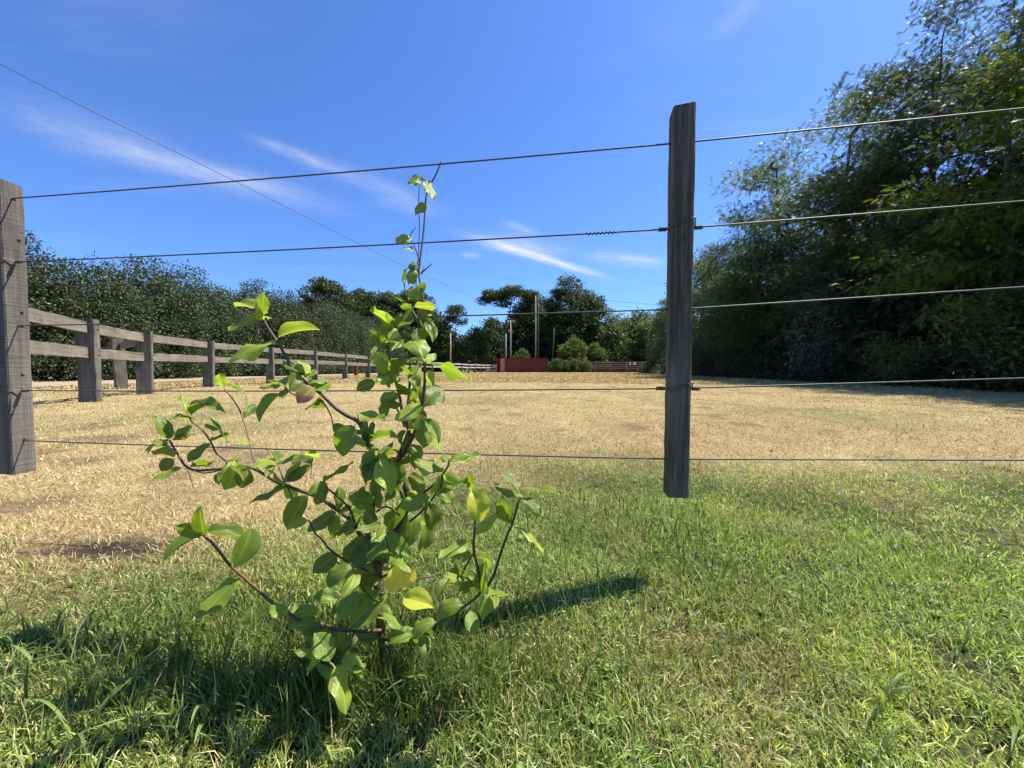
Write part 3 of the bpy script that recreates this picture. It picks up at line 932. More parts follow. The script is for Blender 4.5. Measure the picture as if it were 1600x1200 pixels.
for i in range(len(PF) - 1):
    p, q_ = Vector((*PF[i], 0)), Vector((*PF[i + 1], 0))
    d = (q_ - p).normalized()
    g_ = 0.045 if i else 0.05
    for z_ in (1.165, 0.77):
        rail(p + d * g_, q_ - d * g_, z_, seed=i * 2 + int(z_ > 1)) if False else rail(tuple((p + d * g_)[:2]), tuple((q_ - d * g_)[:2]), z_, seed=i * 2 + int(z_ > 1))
br = rail((-7.62, 7.98), (-10.15, 10.02), 1.12, 0.17, 0.05, 99)
# bolts that hold the rails, on the nearer posts
bm1 = MB().tube([(0, 0, 0), (0.02, 0, 0)], 0.011, 6).mesh('bolt', M_bolt, False)
for i in (1, 2, 3):
    for z_ in (1.165 + 0.22 + 0.04, 1.165 + 0.22 - 0.04, 0.77 + 0.22 + 0.04, 0.77 + 0.22 - 0.04):
        link('bolt', bm1, post_objs[i], (0.115, 0.02, z_))


# ------------------------------------------------------------------ far boundary: red wall, low wall, board fence, gate, poles
def wz(px, py, Y): return at(px, py, Y)


WY = 65.0
wall = thing('red_wall', (wz(822, 581, WY).x, WY, 0), 'long dark red masonry wall at the far end of the field', 'wall')
x0, x1 = wz(789, 570, WY).x, wz(856.5, 570, WY).x
zt = wz(822, 560, WY).z
ox = wall.location.x
link('masonry', MB().box(((x0 + x1) / 2 - ox, 0.15, zt / 2 - 0.2), (x1 - x0, 0.3, zt + 0.4)).mesh('masonry', M_red, False), wall)
link('coping', MB().box(((x0 + x1) / 2 - ox, 0.15, zt + 0.033), (x1 - x0 + 0.1, 0.38, 0.06)).mesh('coping', M_red, False), wall)
xp0, xp1 = wz(774, 570, WY).x, wz(781.5, 570, WY).x
pil = MB().box(((xp0 + xp1) / 2 - ox, 1.5, zt / 2 - 0.2), (xp1 - xp0, 0.4, zt + 0.42))
link('pillar', pil.mesh('pillar', M_red, False), wall)['label'] = 'dark red pillar at the wall end beside the gate'
xq = wz(785, 570, WY).x
link('lit_return', MB().box((xq - ox, 0.6, zt / 2 - 0.2), (0.62, 1.4, zt + 0.46)).mesh('lit_return', M_redlit, False), wall)['label'] = 'red wall return with sunlight painted into its colour'  # box in the lighter red stands for the sunlit face of the wall end

lx0, lx1 = wz(857, 570, 64).x, wz(1052, 570, 64).x
low = tag(link('low_wall', MB().box(((lx0 + lx1) / 2, 64.4, 0.1), (lx1 - lx0, 0.25, 0.72)).mesh('low_wall', M_red, False)), 'low red kerb wall under the far board fence', 'wall')
bf = thing('board_fence', ((lx0 + lx1) / 2, 64.0, 0), 'distant dark board fence standing on the low red wall', 'board fence')
nb = 8
bw = (lx1 - lx0) / nb
bm2 = MB().box((0, 0, 0), (bw - 0.16, 0.05, 0.17)).mesh('board', M_farrail, False)
pm2 = MB().box((0, 0, 0.9), (0.14, 0.14, 1.95)).mesh('post', M_farrail, False)
for i in range(nb + 1):
    link('post', pm2, bf, (-(lx1 - lx0) / 2 + i * bw, 0, -0.05))
    if i < nb:
        for z_ in (0.66, 0.98, 1.30, 1.66):
            link('board', bm2, bf, (-(lx1 - lx0) / 2 + (i + 0.5) * bw, 0, z_))
for px, wpx in ((984.5, 2.4), (991.5, 4.6)):
    c_ = wz(px, 568, 63.9)
    s_ = link('sign_plate', MB().box((0, 0, 0), (wpx * 63.9 / F, 0.02, 0.34)).mesh('sign_plate', M_white, False), bf, (c_.x - bf.location.x, -0.1, c_.z))

gate = thing('white_gate', (wz(768, 578, 66).x, 66, 0), 'pale wooden gate with diagonal brace beside the red wall', 'gate')
gb = [((-0.75, 0, 0.35), (0.75, 0, 0.35)), ((-0.75, 0, 1.2), (0.75, 0, 1.2)), ((-0.75, 0, 0.78), (0.75, 0, 0.78))]
for a_, b_ in gb:
    link('bar', MB().box(((a_[0] + b_[0]) / 2, 0, a_[2]), (b_[0] - a_[0], 0.05, 0.12)).mesh('bar', M_white, False), gate)
link('brace', MB().tube([(-0.7, -0.06, 0.4), (0.7, -0.06, 1.15)], 0.05, 4).mesh('brace', M_white, False), gate)
for x_ in (-0.8, 0.8):
    link('stile', MB().box((x_, 0, 0.72), (0.1, 0.09, 1.35)).mesh('stile', M_white, False), gate)


def pole(name, px, ytop, Y, rad, mat_, label, lean=0.0, arm=False):
    b_, t_ = wz(px, 578, Y), wz(px + lean, ytop, Y)
    root = thing(name, (b_.x, Y, 0), label, 'pole', 'poles standing by the far wall')
    link('shaft', MB().tube([(0, 0, -0.3), (t_.x - b_.x, 0, t_.z)], [rad * 1.2, rad * 0.85], 8).mesh('shaft', mat_), root)
    if arm:
        for s_ in (-0.5, 0.5):
            link('insulator', MB().tube([(t_.x - b_.x + s_, 0, t_.z - 0.25), (t_.x - b_.x + s_, 0, t_.z - 0.05)], 0.06, 6).mesh('insulator', M_white), root)
        link('crossarm', MB().box((t_.x - b_.x, 0, t_.z - 0.35), (1.3, 0.1, 0.12)).mesh('crossarm', mat_, False), root)
    return t_


pole('utility_pole', 841, 453, 68, 0.105, M_poled, 'tall dark pole rising behind the middle of the red wall')
pole('utility_pole', 837, 462, 68.5, 0.09, M_polew, 'tall paler pole touching the dark one behind the red wall')
tp = pole('utility_pole', 798, 500, 67, 0.085, M_polew, 'pale slim pole just right of the lighter red wall return', 0, True)
pole('utility_pole', 790.5, 522, 68, 0.095, M_polew, 'short grey pole left of the pale slim pole')
pole('utility_pole', 704, 520, 60, 0.09, M_polew, 'pale pole behind the rail fence left of the gate')
pole('utility_pole', 862, 512, 70, 0.10, M_poled, 'thin leaning dark pole at the right end of the red wall', 4)
for px, Y, lab in ((556, 30, 'dark red bollard behind the rail fence in front of the hedge'), (701, 56, 'dark red bollard behind the distant part of the rail fence')):
    c_ = wz(px, 577, Y)
    rb = thing('bollard', (c_.x, Y, 0), lab, 'bollard', 'red bollards behind the rail fence')
    link('shaft', MB().box((0, 0, 0.36), (0.22, 0.2, 0.95)).mesh('shaft', M_red, False), rb)
    link('cap', MB().box((0, 0, 0.858), (0.26, 0.24, 0.05)).mesh('cap', M_red, False), rb)


def cable(pts, rad, label, sagm=0.0):
    P = [Vector(p_) for p_ in pts]
    o = link('power_cable', MB().tube([tuple(p_) for p_ in spline(P, 14)], rad, 5).mesh('power_cable', M_cable))
    tag(o, label, 'cable', 'overhead cables')


e0, e1 = at(0, 100, 10.7), at(345, 272, 16.4)
e2, e3 = at(620, 410, 27.5), at(750, 471, 45)
d0 = (e0 - e1).normalized()
cable([e0 + d0 * 14 + Vector((0, 0, 0.6)), e0, e1, e2, e3, (tp.x - 0.5, 67, tp.z - 0.1)], 0.010, 'long overhead cable crossing the sky above the left hedge')
cable([at(841, 457, 68), at(936, 468, 67), at(1033, 477, 66), at(1200, 491, 65)], 0.022, 'thin distant cable in front of the far right trees')


# ------------------------------------------------------------------ trees and shrubs
def unit(v): return v / (np.linalg.norm(v, axis=-1, keepdims=True) + 1e-9)


def crown_points(lumps, n, rg, shell=0.38):
    lum = np.array(lumps, float)
    wts = (lum[:, 3] * lum[:, 4] + lum[:, 4] * lum[:, 5] + lum[:, 3] * lum[:, 5]); wts /= wts.sum()
    i = rg.choice(len(lum), n, p=wts)
    d = unit(rg.standard_normal((n, 3)))
    rr = rg.random(n) ** shell
    return lum[i, :3] + d * rr[:, None] * lum[i, 3:6], d


def leaves_np(P, out, rg, ln, wd, pal, up=0.7, droop=0.2):
    n = len(P)
    ax = unit(out * 0.6 + rg.standard_normal((n, 3)) * 0.8 + np.array((0, 0, -droop)))
    nr = unit(rg.standard_normal((n, 3)) * 0.8 + np.array((0, 0, up)))
    sd = unit(np.cross(ax, nr))
    nr = np.cross(sd, ax)
    l_ = ln * (0.6 + 0.8 * rg.random((n, 1))); w_ = wd * (0.6 + 0.8 * rg.random((n, 1)))
    mid = P + ax * l_ * 0.48
    V = np.stack([P, mid + sd * w_ * 0.5 + nr * w_ * 0.12, P + ax * l_, mid - sd * w_ * 0.5 + nr * w_ * 0.12], 1).reshape(-1, 3)
    q_ = np.arange(n * 4).reshape(-1, 4)
    C = pal[rg.integers(0, len(pal), n)] * (0.7 + 0.6 * rg.random((n, 1)))
    return V, q_, np.repeat(C, 4, axis=0)


def fronds_np(P, out, rg, ln, pairs, lw, pal, droop=0.5):
    """feathered leaves: pairs of leaflets along a drooping stalk"""
    n = len(P)
    ax = unit(out * np.array((1, 1, 0.4)) + rg.standard_normal((n, 3)) * 0.55)
    Vs, Cs = [], []
    C = pal[rg.integers(0, len(pal), n)] * (0.7 + 0.6 * rg.random((n, 1)))
    nr = unit(rg.standard_normal((n, 3)) * 0.35 + np.array((0, 0, 1.0)))
    L_ = ln * (0.6 + 0.7 * rg.random((n, 1)))
    p_ = P.copy()
    for i in range(pairs):
        ax = unit(ax + np.array((0, 0, -droop / pairs)))
        p_ = p_ + ax * L_ / pairs
        sd = unit(np.cross(ax, nr))
        k_ = 1.0 - 0.5 * abs(2 * i / (pairs - 1) - 0.8)
        for s_ in (-1, 1):
            lf = unit(sd * s_ + ax * 0.5 + np.array((0, 0, -0.12)) + rg.standard_normal((n, 3)) * 0.15)
            a_ = p_ + ax * lw * 0.35; b_ = p_ - ax * lw * 0.35
            t_ = p_ + lf * L_ * 0.36 * k_
            Vs.append(np.stack([b_, a_, t_], 1)); Cs.append(C)
    V = np.concatenate(Vs).reshape(-1, 3)
    C = np.repeat(np.concatenate(Cs), 3, axis=0)
    return V, np.arange(len(V)).reshape(-1, 3), C


def build_tree(seed, lumps, trunk_pts, trunk_r, n_clump, per, cr, flat, leaf, pal, nlimb=14, mode='leaf', shell=0.38, up=0.7, droop=0.2, twigs=40):
    """returns trunk mesh and crown mesh of a unit drawn in metres about its own base"""
    rg = np.random.default_rng(seed)
    cl, od = crown_points(lumps, n_clump, rg, shell)
    cl = cl[cl[:, 2] > 0.15]; n_c = len(cl)
    cen = np.array(lumps)[:, :3].mean(0)
    sz = cr * (0.6 + 0.8 * rg.random(n_c))
    i = np.repeat(np.arange(n_c), per)
    off = rg.standard_normal((len(i), 3))
    ol = np.linalg.norm(off, axis=1, keepdims=True)
    off = off / ol * np.minimum(ol, 1.9) * np.array((1, 1, flat)) * 0.55
    P = cl[i] + off * sz[i][:, None]
    out = unit(unit(P - cen) + unit(off) * 0.9)
    P[:, 2] = np.maximum(P[:, 2], 0.05)
    if mode == 'leaf':
        V, f_, C = leaves_np(P, out, rg, leaf[0], leaf[1], pal, up, droop)
    else:
        V, f_, C = fronds_np(P, out, rg, leaf[0], leaf[2], leaf[1], pal, droop)
    tone = np.repeat((0.78 + 0.44 * rg.random(n_c))[i], len(V) // len(i)) if mode == 'leaf' else None
    if tone is not None: C = C * tone[:, None]
    tb = MB()
    T = spline(trunk_pts, 4)
    tb.tube(T, [trunk_r, trunk_r * 0.75, trunk_r * 0.4, trunk_r * 0.16], 8)
    sel = rg.permutation(n_c)[:nlimb + twigs]
    limb_pts = [T[len(T) // 3:]]
    for j, ci in enumerate(sel):
        tgt = cl[ci]
        pool = np.concatenate(limb_pts)
        sc_ = np.linalg.norm(pool - tgt, axis=1) + np.maximum(0, pool[:, 2] - tgt[2] + 0.2) * 1.2
        s0 = pool[np.argmin(sc_)]
        mid = (s0 + tgt) / 2 + np.array((0, 0, 0.10)) * np.linalg.norm(tgt - s0) + rg.standard_normal(3) * 0.08 * np.linalg.norm(tgt - s0)
        S = spline([s0, mid, tgt], 4)
        r_ = trunk_r * (0.36 if j < nlimb else 0.12)
        tb.tube(S, [r_, r_ * 0.25], 5 if j < nlimb else 4, False)
        if j < nlimb: limb_pts.append(S)
    return tb.mesh('trunk', M_bark), (V, f_, C)


def plant_tree(name, loc, meshes, label, cat, group=None, scale=1.0, rot=0.0):
    root = thing(name, loc, label, cat, group)
    root.rotation_euler = (0, 0, rot)
    root.scale = (scale if not hasattr(scale, '__len__') else scale[0],) * 3 if not hasattr(scale, '__len__') else scale
    link('trunk', meshes[0], root)
    link('crown', meshes[1], root)
    return root


def species(nm, mat_, *a_, **kw):
    t_, (V, f_, C) = build_tree(*a_, **kw)
    return t_, mesh_np(nm + '_crown', V, [f_], mat_, C)


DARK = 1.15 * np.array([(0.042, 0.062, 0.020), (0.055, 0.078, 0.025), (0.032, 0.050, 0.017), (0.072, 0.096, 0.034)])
HEDGE = np.array([(0.052, 0.076, 0.025), (0.066, 0.092, 0.032), (0.044, 0.065, 0.023), (0.080, 0.104, 0.040)])
LOCUST = 1.25 * np.array([(0.05, 0.076, 0.022), (0.066, 0.092, 0.027), (0.038, 0.060, 0.018), (0.085, 0.11, 0.04)])
YEL = 1.25 * np.array([(0.13, 0.15, 0.022), (0.10, 0.125, 0.02), (0.16, 0.175, 0.026), (0.07, 0.095, 0.018)])
PALE = 1.25 * np.array([(0.10, 0.135, 0.055), (0.08, 0.11, 0.042), (0.125, 0.155, 0.072), (0.065, 0.095, 0.036)])
MIDG = np.array([(0.075, 0.115, 0.03), (0.095, 0.14, 0.038), (0.06, 0.095, 0.028)])
BLUE = 1.15 * np.array([(0.045, 0.068, 0.030), (0.06, 0.084, 0.038), (0.034, 0.053, 0.024), (0.085, 0.11, 0.054)])
SILV = np.array([(0.13, 0.145, 0.11), (0.05, 0.07, 0.03), (0.18, 0.19, 0.155), (0.04, 0.06, 0.025), (0.06, 0.08, 0.035), (0.05, 0.065, 0.03)])
DRYB = np.array([(0.16, 0.12, 0.07), (0.11, 0.085, 0.05), (0.10, 0.11, 0.045), (0.20, 0.16, 0.09)])

# tall hedge on the left: a row of glossy dark shrubs
hedge_kinds = []
for s_ in range(3):
    rg = np.random.default_rng(100 + s_)
    lumps = [(0, 0, 1.6, 2.0, 2.1, 1.9), (0.2, 0, 0.75, 2.0, 2.2, 0.95), (0.1, 0, 3.4, 1.8, 1.9, 1.7), (rg.uniform(-.4, .4), rg.uniform(-.5, .5), 4.7, 1.15, 1.3, 1.15), (0.5, rg.uniform(-1, 1), 2.6, 1.6, 1.6, 1.7), (0.3, rg.uniform(-1, 1), 4.1, 1.1, 1.2, 1.1)]
    hedge_kinds.append(species('hedge', M_glossy, 100 + s_, lumps, [(0, 0, 0), (0, 0.1, 1.5), (0.1, 0, 3), (0.1, 0, 4.6)], 0.14, 680, 38, 0.36, 0.9, (0.12, 0.06), HEDGE, 12, 'leaf', 0.22, 0.5, 0.1))
HX = -18.6
for i, Y in enumerate(np.concatenate([np.arange(6.5, 40, 2.75), np.arange(40, 60, 3.3)])):
    s_ = 0.98 + 0.006 * (Y - 12) + [0.05, -0.04, 0.09, 0.0, -0.06, 0.04][i % 6]
    x_ = HX + random.uniform(-.3, .3)
    plant_tree('hedge_shrub', (x_, Y, 0), hedge_kinds[i % 3], 'dark glossy shrub grown together in the tall hedge behind the rail fence', 'hedge shrub', 'shrubs of the tall hedge', (s_, s_, s_ * random.uniform(0.97, 1.05)), random.choice((0, 0.3, -0.4, 2.9, 3.4)))

rg = np.random.default_rng(70)
lum = [(HX - 2.2, Y, 2.0, 1.4, 2.0, 2.4) for Y in np.arange(3, 62, 2.2)]
P, od = crown_points(lum, 11000, rg, 0.3)
P[:, 2] = np.maximum(P[:, 2], 0.05)
V, f_, C = leaves_np(P, od, rg, 0.5, 0.32, HEDGE, 0.3, 0.1)
tag(link('hedge_growth', mesh_np('hedge_growth', V, [f_], M_foliage, C)), 'dark dense growth behind the front shrubs of the tall hedge', 'undergrowth', None, 'stuff')

# woods on the right: feather leaved trees over dark undergrowth
def tiers(seed, h, rad, z0=1.2, per=3, thin=0.55):
    """boughs in storeys round the trunk, each a flat mass of its own with gaps between"""
    rq = np.random.default_rng(seed)
    out_ = [(0, 0, h * 0.45, rad * 0.5, rad * 0.5, h * 0.36)]
    z_ = z0
    while z_ < h - 0.6:
        t_ = z_ / h
        rr = rad * (1.0 - 0.75 * max(0, (t_ - 0.25) / 0.75) ** 1.6)
        a0 = rq.uniform(0, 6.28)
        for q_ in range(per if t_ < 0.75 else per - 1):
            a_ = a0 + q_ * 6.28 / per + rq.uniform(-.5, .5)
            d_ = rr * rq.uniform(0.45, 0.85)
            b_ = rad * rq.uniform(0.36, 0.52) * (0.65 + 0.35 * rr / rad)
            out_.append((d_ * math.cos(a_), d_ * math.sin(a_), z_ + rq.uniform(-.5, .5), b_, b_, b_ * thin))
        z_ += rq.uniform(1.15, 1.6)
    out_.append((rq.uniform(-.3, .3), rq.uniform(-.3, .3), h - 0.6, rad * 0.3, rad * 0.3, 0.6))
    return out_


locust = [species('locust', M_foliage, 200 + s_,
                  tiers(20 + s_, 10.7, 3.7, 1.3, 3, 0.42),
                  [(0, 0, -0.2), (0.2, 0, 2), (0.1, 0.2, 4.5), (0.3, 0.2, 7), (0.3, 0, 9.5)], 0.24, 560, 27, 0.72, 0.25, (0.26, 0.05, 6), pal_, 16, 'frond', 0.36, droop=0.6)
          for s_, pal_ in ((0, LOCUST), (1, PALE), (2, YEL))]
darkt = [species('dark_tree', M_foliage, 220 + s_,
                 tiers(31, 12.3, 3.8, 1.6, 3, 0.55),
                 [(0, 0, -0.2), (0, 0.1, 3), (0.2, 0, 6), (0.1, 0, 10.5)], 0.26, 760, 30, 0.60, 0.40, (0.24, 0.045, 6), BLUE, 16, 'frond', 0.32, droop=0.7)
         for s_ in range(1)]
paleround = species('round_tree', M_foliage, 240, [(0, 0, 4.2, 2.6, 2.6, 2.8), (-0.8, 0.5, 7.0, 1.9, 1.9, 1.8), (0.8, -0.5, 6.4, 1.9, 1.9, 1.8), (0, 0, 8.7, 1.2, 1.2, 1.3), (-1.3, -0.6, 2.2, 1.6, 1.6, 1.6)],
                    [(0, 0, -0.2), (0, 0, 3), (0.1, 0, 8)], 0.2, 520, 30, 0.5, 0.8, (0.20, 0.10), PALE, 14, 'leaf', 0.32, 0.5, 0.2)
WG = 'trees of the wood on the right'
for kind, (x_, y_), s_, ro, lab in (
        (darkt[0], (16.6, 11.2), 1.22, 0.4, 'tallest dark tree of the wood, at the right edge of the sky'),
        (locust[2], (13.3, 10.2), 0.80, 2.0, 'yellow green feathery tree hanging over at the right edge'),
        (darkt[0], (16.6, 15.2), 1.16, 2.4, 'dark tree with bare twigs against the sky beside the tallest tree'),
        (locust[1], (16.9, 20.0), 1.30, 0.2, 'pale feathery acacia with flat top behind the upper fence wire'),
        (locust[0], (13.9, 15.0), 0.86, 4.0, 'mid green feathery tree in front of the dark twiggy tree'),
        (locust[1], (16.6, 24.0), 1.34, 3.1, 'pale feathery tree left of the flat topped acacia'),
        (locust[0], (13.9, 21.5), 0.80, 1.2, 'low dark feathery tree at the front of the wood below the acacia'),
        (darkt[0], (16.9, 29.0), 0.96, 1.9, 'dark rounded tree where the wood steps down towards the post'),
        (paleround, (17.6, 36.0), 1.12, 0.0, 'leafy pale green tree just right of the right fence post'),
        (locust[0], (15.2, 27.0), 0.66, 5.0, 'low feathery tree at the foot of the dark rounded tree'),
        (darkt[0], (13.4, 6.6), 0.90, 1.0, 'dark tree at the near end of the wood beyond the scrubby bush'),
        (paleround, (18.6, 46.0), 0.92, 2.0, 'pale green tree just left of the right fence post')):
    plant_tree('wood_tree', (x_, y_, 0), kind, lab, 'tree', WG, s_, ro)

# deep mass of the wood behind the first trees
rg = np.random.default_rng(77)
lum = []
for Y in np.arange(2, 52, 2.6):
    lum.append((19.6 + rg.uniform(-.6, .8) + max(0, (Y - 30) * 0.05), Y, 3.0, 2.6, 2.4, 3.2))
    lum.append((18.6 + rg.uniform(-.5, .5) + max(0, (Y - 30) * 0.05), Y, 0.9, 2.0, 1.8, 1.2))
    if Y < 30: lum += [(21.5 + rg.uniform(-.6, .8), Y, 6.0, 2.8, 2.6, 3.4), (21.5, Y + 1, 9.0 - 0.12 * Y, 2.2, 2.4, 2.2)]
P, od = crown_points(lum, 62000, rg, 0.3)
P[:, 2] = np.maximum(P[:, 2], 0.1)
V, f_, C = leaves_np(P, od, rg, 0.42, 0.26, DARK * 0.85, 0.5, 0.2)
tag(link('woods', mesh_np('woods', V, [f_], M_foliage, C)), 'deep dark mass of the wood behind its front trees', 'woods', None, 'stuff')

# low dark undergrowth and dead brush along the wood's edge
P, O, pal_ = [], [], []
n = 26000
yy = rg.random(n) ** 1.3 * 50 + 3.0
edge = np.interp(yy, [3, 8, 14, 25, 40, 55], [9.6, 10.6, 11.4, 12.8, 14.8, 17.6])
xx = edge + rg.random(n) ** 1.2 * 4.2
hh = rg.random(n) ** 1.4 * np.clip((xx - edge) * 1.3 + 0.35, 0.2, 3.4) * (0.5 + vnoise(xx, yy, 1.7, 9))
P = np.column_stack([xx, yy, hh + 0.02])
V, f_, C = leaves_np(P, unit(rg.standard_normal((n, 3)) + np.array((-.3, 0, .4))), rg, 0.20, 0.07, np.concatenate([DARK * 0.9, DARK, DRYB * 0.5]), 0.3, -0.2)
tag(link('undergrowth', mesh_np('undergrowth', V, [f_], M_foliage, C)), 'dark brushy undergrowth along the foot of the wood', 'undergrowth', None, 'stuff')

silver = species('silver_shrub', M_silver, 260, [(0, 0, 1.3, 1.1, 1.1, 1.2), (-0.4, -0.3, 2.3, 0.7, 0.7, 0.8), (0.3, 0, 2.8, 0.5, 0.5, 0.6), (-0.5, -0.4, 0.8, 0.9, 0.8, 0.6)], [(0, 0, -0.1), (0, 0, 1.2), (0.1, 0, 2.8)], 0.06, 150, 16, 0.30, 0.6, (0.20, 0.04), SILV, 12, 'leaf', 0.4, 0.9, 0.3)
plant_tree('silver_shrub', (11.7, 14.6, 0), silver, 'silvery leaved shrub glinting in front of the dark wood', 'shrub', None, 1.08)
brush = species('brush_shrub', M_foliage, 262, [(0, 0, 0.9, 0.9, 0.9, 0.8), (-0.5, 0, 1.5, 0.5, 0.5, 0.5), (0.5, 0, 1.6, 0.5, 0.5, 0.5)], [(0, 0, -0.1), (0.1, 0, 0.7), (0.2, 0, 1.7)], 0.03, 120, 12, 0.26, 0.8, (0.12, 0.05), np.concatenate([YEL, DRYB]), 26, 'leaf', 0.5, 0.6, 0.1, 40)
plant_tree('brush_shrub', (11.0, 8.9, 0), brush, 'thin scrubby yellowish bush at the right edge below the wood', 'shrub', 'scrub in front of the wood', 1.15)
plant_tree('brush_shrub', (10.6, 10.6, 0), brush, 'smaller scrubby bush left of the yellowish bush below the wood', 'shrub', 'scrub in front of the wood', 0.7, 2.0)

# far trees
umb = species('umbrella_tree', M_foliage, 300,
              [(-2.6, 0, 14.6, 2.7, 2.4, 1.2), (1.0, 0.5, 15.2, 3.0, 2.6, 1.2), (4.0, 0, 14.4, 2.2, 2.2, 1.3), (3.2, 0.5, 12.6, 2.4, 2.0, 1.2), (-4.4, 0, 13.6, 1.4, 1.3, 0.8), (2.4, 0, 10.8, 1.8, 1.6, 0.9), (5.0, 0, 11.6, 2.0, 1.8, 1.3), (-1.0, 0, 13.2, 1.6, 1.4, 0.8)],
              [(-0.6, 0, -0.2), (-0.7, 0, 4), (-0.5, 0, 8.5), (0.3, 0, 11.5), (0.8, 0, 14.5)], 0.34, 420, 30, 0.75, 0.36, (0.36, 0.20), DARK, 16, 'leaf', 0.42, 0.9, 0.2)
bigt = species('broad_tree', M_foliage, 302,
               [(0, 0, 7.5, 5.8, 5.0, 5.4), (-1.2, 0, 12.6, 4.3, 4.0, 3.4), (2.6, 0, 11.5, 4.2, 4.0, 3.4), (-0.6, 0, 16.6, 2.4, 2.4, 2.6), (1.9, 0, 15.0, 2.2, 2.2, 2.0), (-3.8, 0, 8.5, 3, 3, 3.6), (-0.8, 0, 18.6, 1.3, 1.2, 1.2), (4.6, 0, 12.6, 2.2, 2, 1.8), (-4.2, 0, 13.0, 2.2, 2, 2.0), (-2.6, 0, 16.0, 1.6, 1.5, 1.4), (3.6, 0, 14.8, 1.6, 1.5, 1.4)],
               [(0, 0, -0.2), (0, 0, 5), (0, 0, 11), (-0.4, 0, 18)], 0.5, 900, 32, 0.95, 0.55, (0.40, 0.22), DARK, 18, 'leaf', 0.32, 0.7, 0.2)
bush = [species('field_bush', M_foliage, 310 + s_, [(0, 0, 2.6, 3.0, 2.8, 2.6), (-1.2, 0, 4.6, 2.0, 2.0, 1.7), (1.2, 0, 5.0, 2.0, 1.8, 1.8), (0.1, 0, 6.4, 1.3, 1.3, 1.3), (-2.2, -.5, 2.0, 1.6, 1.6, 1.7)], [(0, 0, -0.2), (0, 0, 3), (0.2, 0, 6)], 0.2, 420, 26, 0.62, 0.7, (0.34, 0.19), pal_, 12, 'leaf', 0.30, 0.6, 0.2)
        for s_, pal_ in ((0, MIDG), (1, DARK), (2, np.concatenate([YEL, MIDG])), (3, PALE))]
small = species('slender_tree', M_foliage, 320, [(0, 0, 10.4, 2.1, 1.9, 0.9), (-0.8, 0, 9.3, 1.2, 1.2, 0.7), (1.0, 0, 8.8, 1.1, 1.1, 0.7), (0.2, 0, 11.0, 1.3, 1.2, 0.6)], [(0.6, 0, -0.2), (0.3, 0, 3), (0, 0, 6), (0.2, 0, 10.5)], 0.17, 110, 24, 0.6, 0.5, (0.32, 0.17), DARK, 12, 'leaf', 0.45, 0.8, 0.2)
FG = 'trees beyond the far end of the field'


def far(name, kind, px, Y, ytop, h0, lab, cat='tree', rot=0.0, wide=1.0):
    c_ = at(px, 577, Y)
    s_ = at(px, ytop, Y).z / h0
    return plant_tree(name, (c_.x, Y, 0), kind, lab, cat, FG, (s_ * wide, s_ * wide, s_), rot)


far('umbrella_tree', umb, 794, 74, 448, 16.3, 'flat topped umbrella tree with forked trunk above the red wall')
far('broad_tree', bigt, 893, 79, 428, 20.1, 'tallest broad dark tree behind the red wall', wide=1.12)
far('slender_tree', small, 712, 72, 477, 11.6, 'slender small crowned tree standing alone left of the umbrella tree')
far('bush_tree', bush[0], 740, 73, 512, 7.6, 'mid green bushy tree behind the gate', rot=0.5, wide=1.0)
far('bush_tree', bush[1], 768, 82, 498, 7.6, 'dark bushy tree under the umbrella tree on its left', rot=1.5)
far('bush_tree', bush[1], 690, 80, 505, 7.6, 'dark bushy tree behind the shrub leaves left of the slender tree', rot=2.5, wide=1.2)
far('bush_tree', bush[1], 820, 84, 486, 7.6, 'dark bushy tree between the poles behind the red wall', rot=0.2, wide=1.1)
far('bush_tree', bush[0], 815, 70, 545, 7.6, 'low light bush just over the top of the red wall', 'bush', rot=0.9)
far('bush_tree', bush[1], 847, 88, 468, 7.6, 'dark tree filling between umbrella tree and broad tree', rot=3.0, wide=1.2)
far('bush_tree', bush[2], 895, 70, 527, 7.6, 'bright yellow green bush in front of the broad tree', 'bush', rot=0.3)
far('bush_tree', bush[2], 930, 71, 536, 7.6, 'lower yellow green bush right of the bright one', 'bush', rot=2.3)
far('bush_tree', bush[1], 925, 84, 497, 7.6, 'dark tree at the right foot of the broad tree', rot=4.0, wide=1.2)
far('bush_tree', bush[3], 962, 76, 492, 7.6, 'pale tree first to the right of the broad tree', rot=1.0, wide=1.0)
far('bush_tree', bush[0], 1000, 78, 486, 7.6, 'green tree above the two white signs', rot=2.0, wide=1.0)
far('bush_tree', bush[3], 1030, 72, 488, 7.6, 'pale tree next to the right fence post on its left', rot=3.4, wide=1.0)
far('bush_tree', bush[1], 980, 86, 500, 7.6, 'dark tree half hidden behind the trees above the signs', rot=0.6, wide=1.3)
far('bush_tree', bush[1], 1060, 80, 480, 7.6, 'dark tree directly behind the right fence post', rot=1.6, wide=1.2)
bl = species('leafy_tree', M_foliage, 330, [(0, 0, 12.2, 4.2, 4.0, 2.4), (-2.5, 0, 10.2, 2.6, 2.4, 1.8), (2.6, 0, 10.6, 2.8, 2.4, 1.8), (0.3, 0, 14.2, 2.6, 2.4, 1.4), (0, 0, 8.0, 3.4, 3, 2)], [(0, 0, -0.2), (0, 0, 4), (0.1, 0, 8), (0.2, 0, 13)], 0.34, 360, 30, 0.85, 0.5, (0.42, 0.24), DARK, 16, 'leaf', 0.38, 0.8, 0.2)
far('leafy_tree', bl, 508, 66, 438, 15.2, 'round crowned tree rising above the hedge line')
far('leafy_tree', bl, 566, 72, 455, 15.2, 'tree second in the row rising behind the hedge', rot=1.2)
far('leafy_tree', bl, 604, 74, 459, 15.2, 'tree third in the row behind the hedge, left of the shrub top', rot=2.2)
far('leafy_tree', bl, 648, 76, 455, 15.2, 'tree behind the upper leaves of the young shrub', rot=3.3)
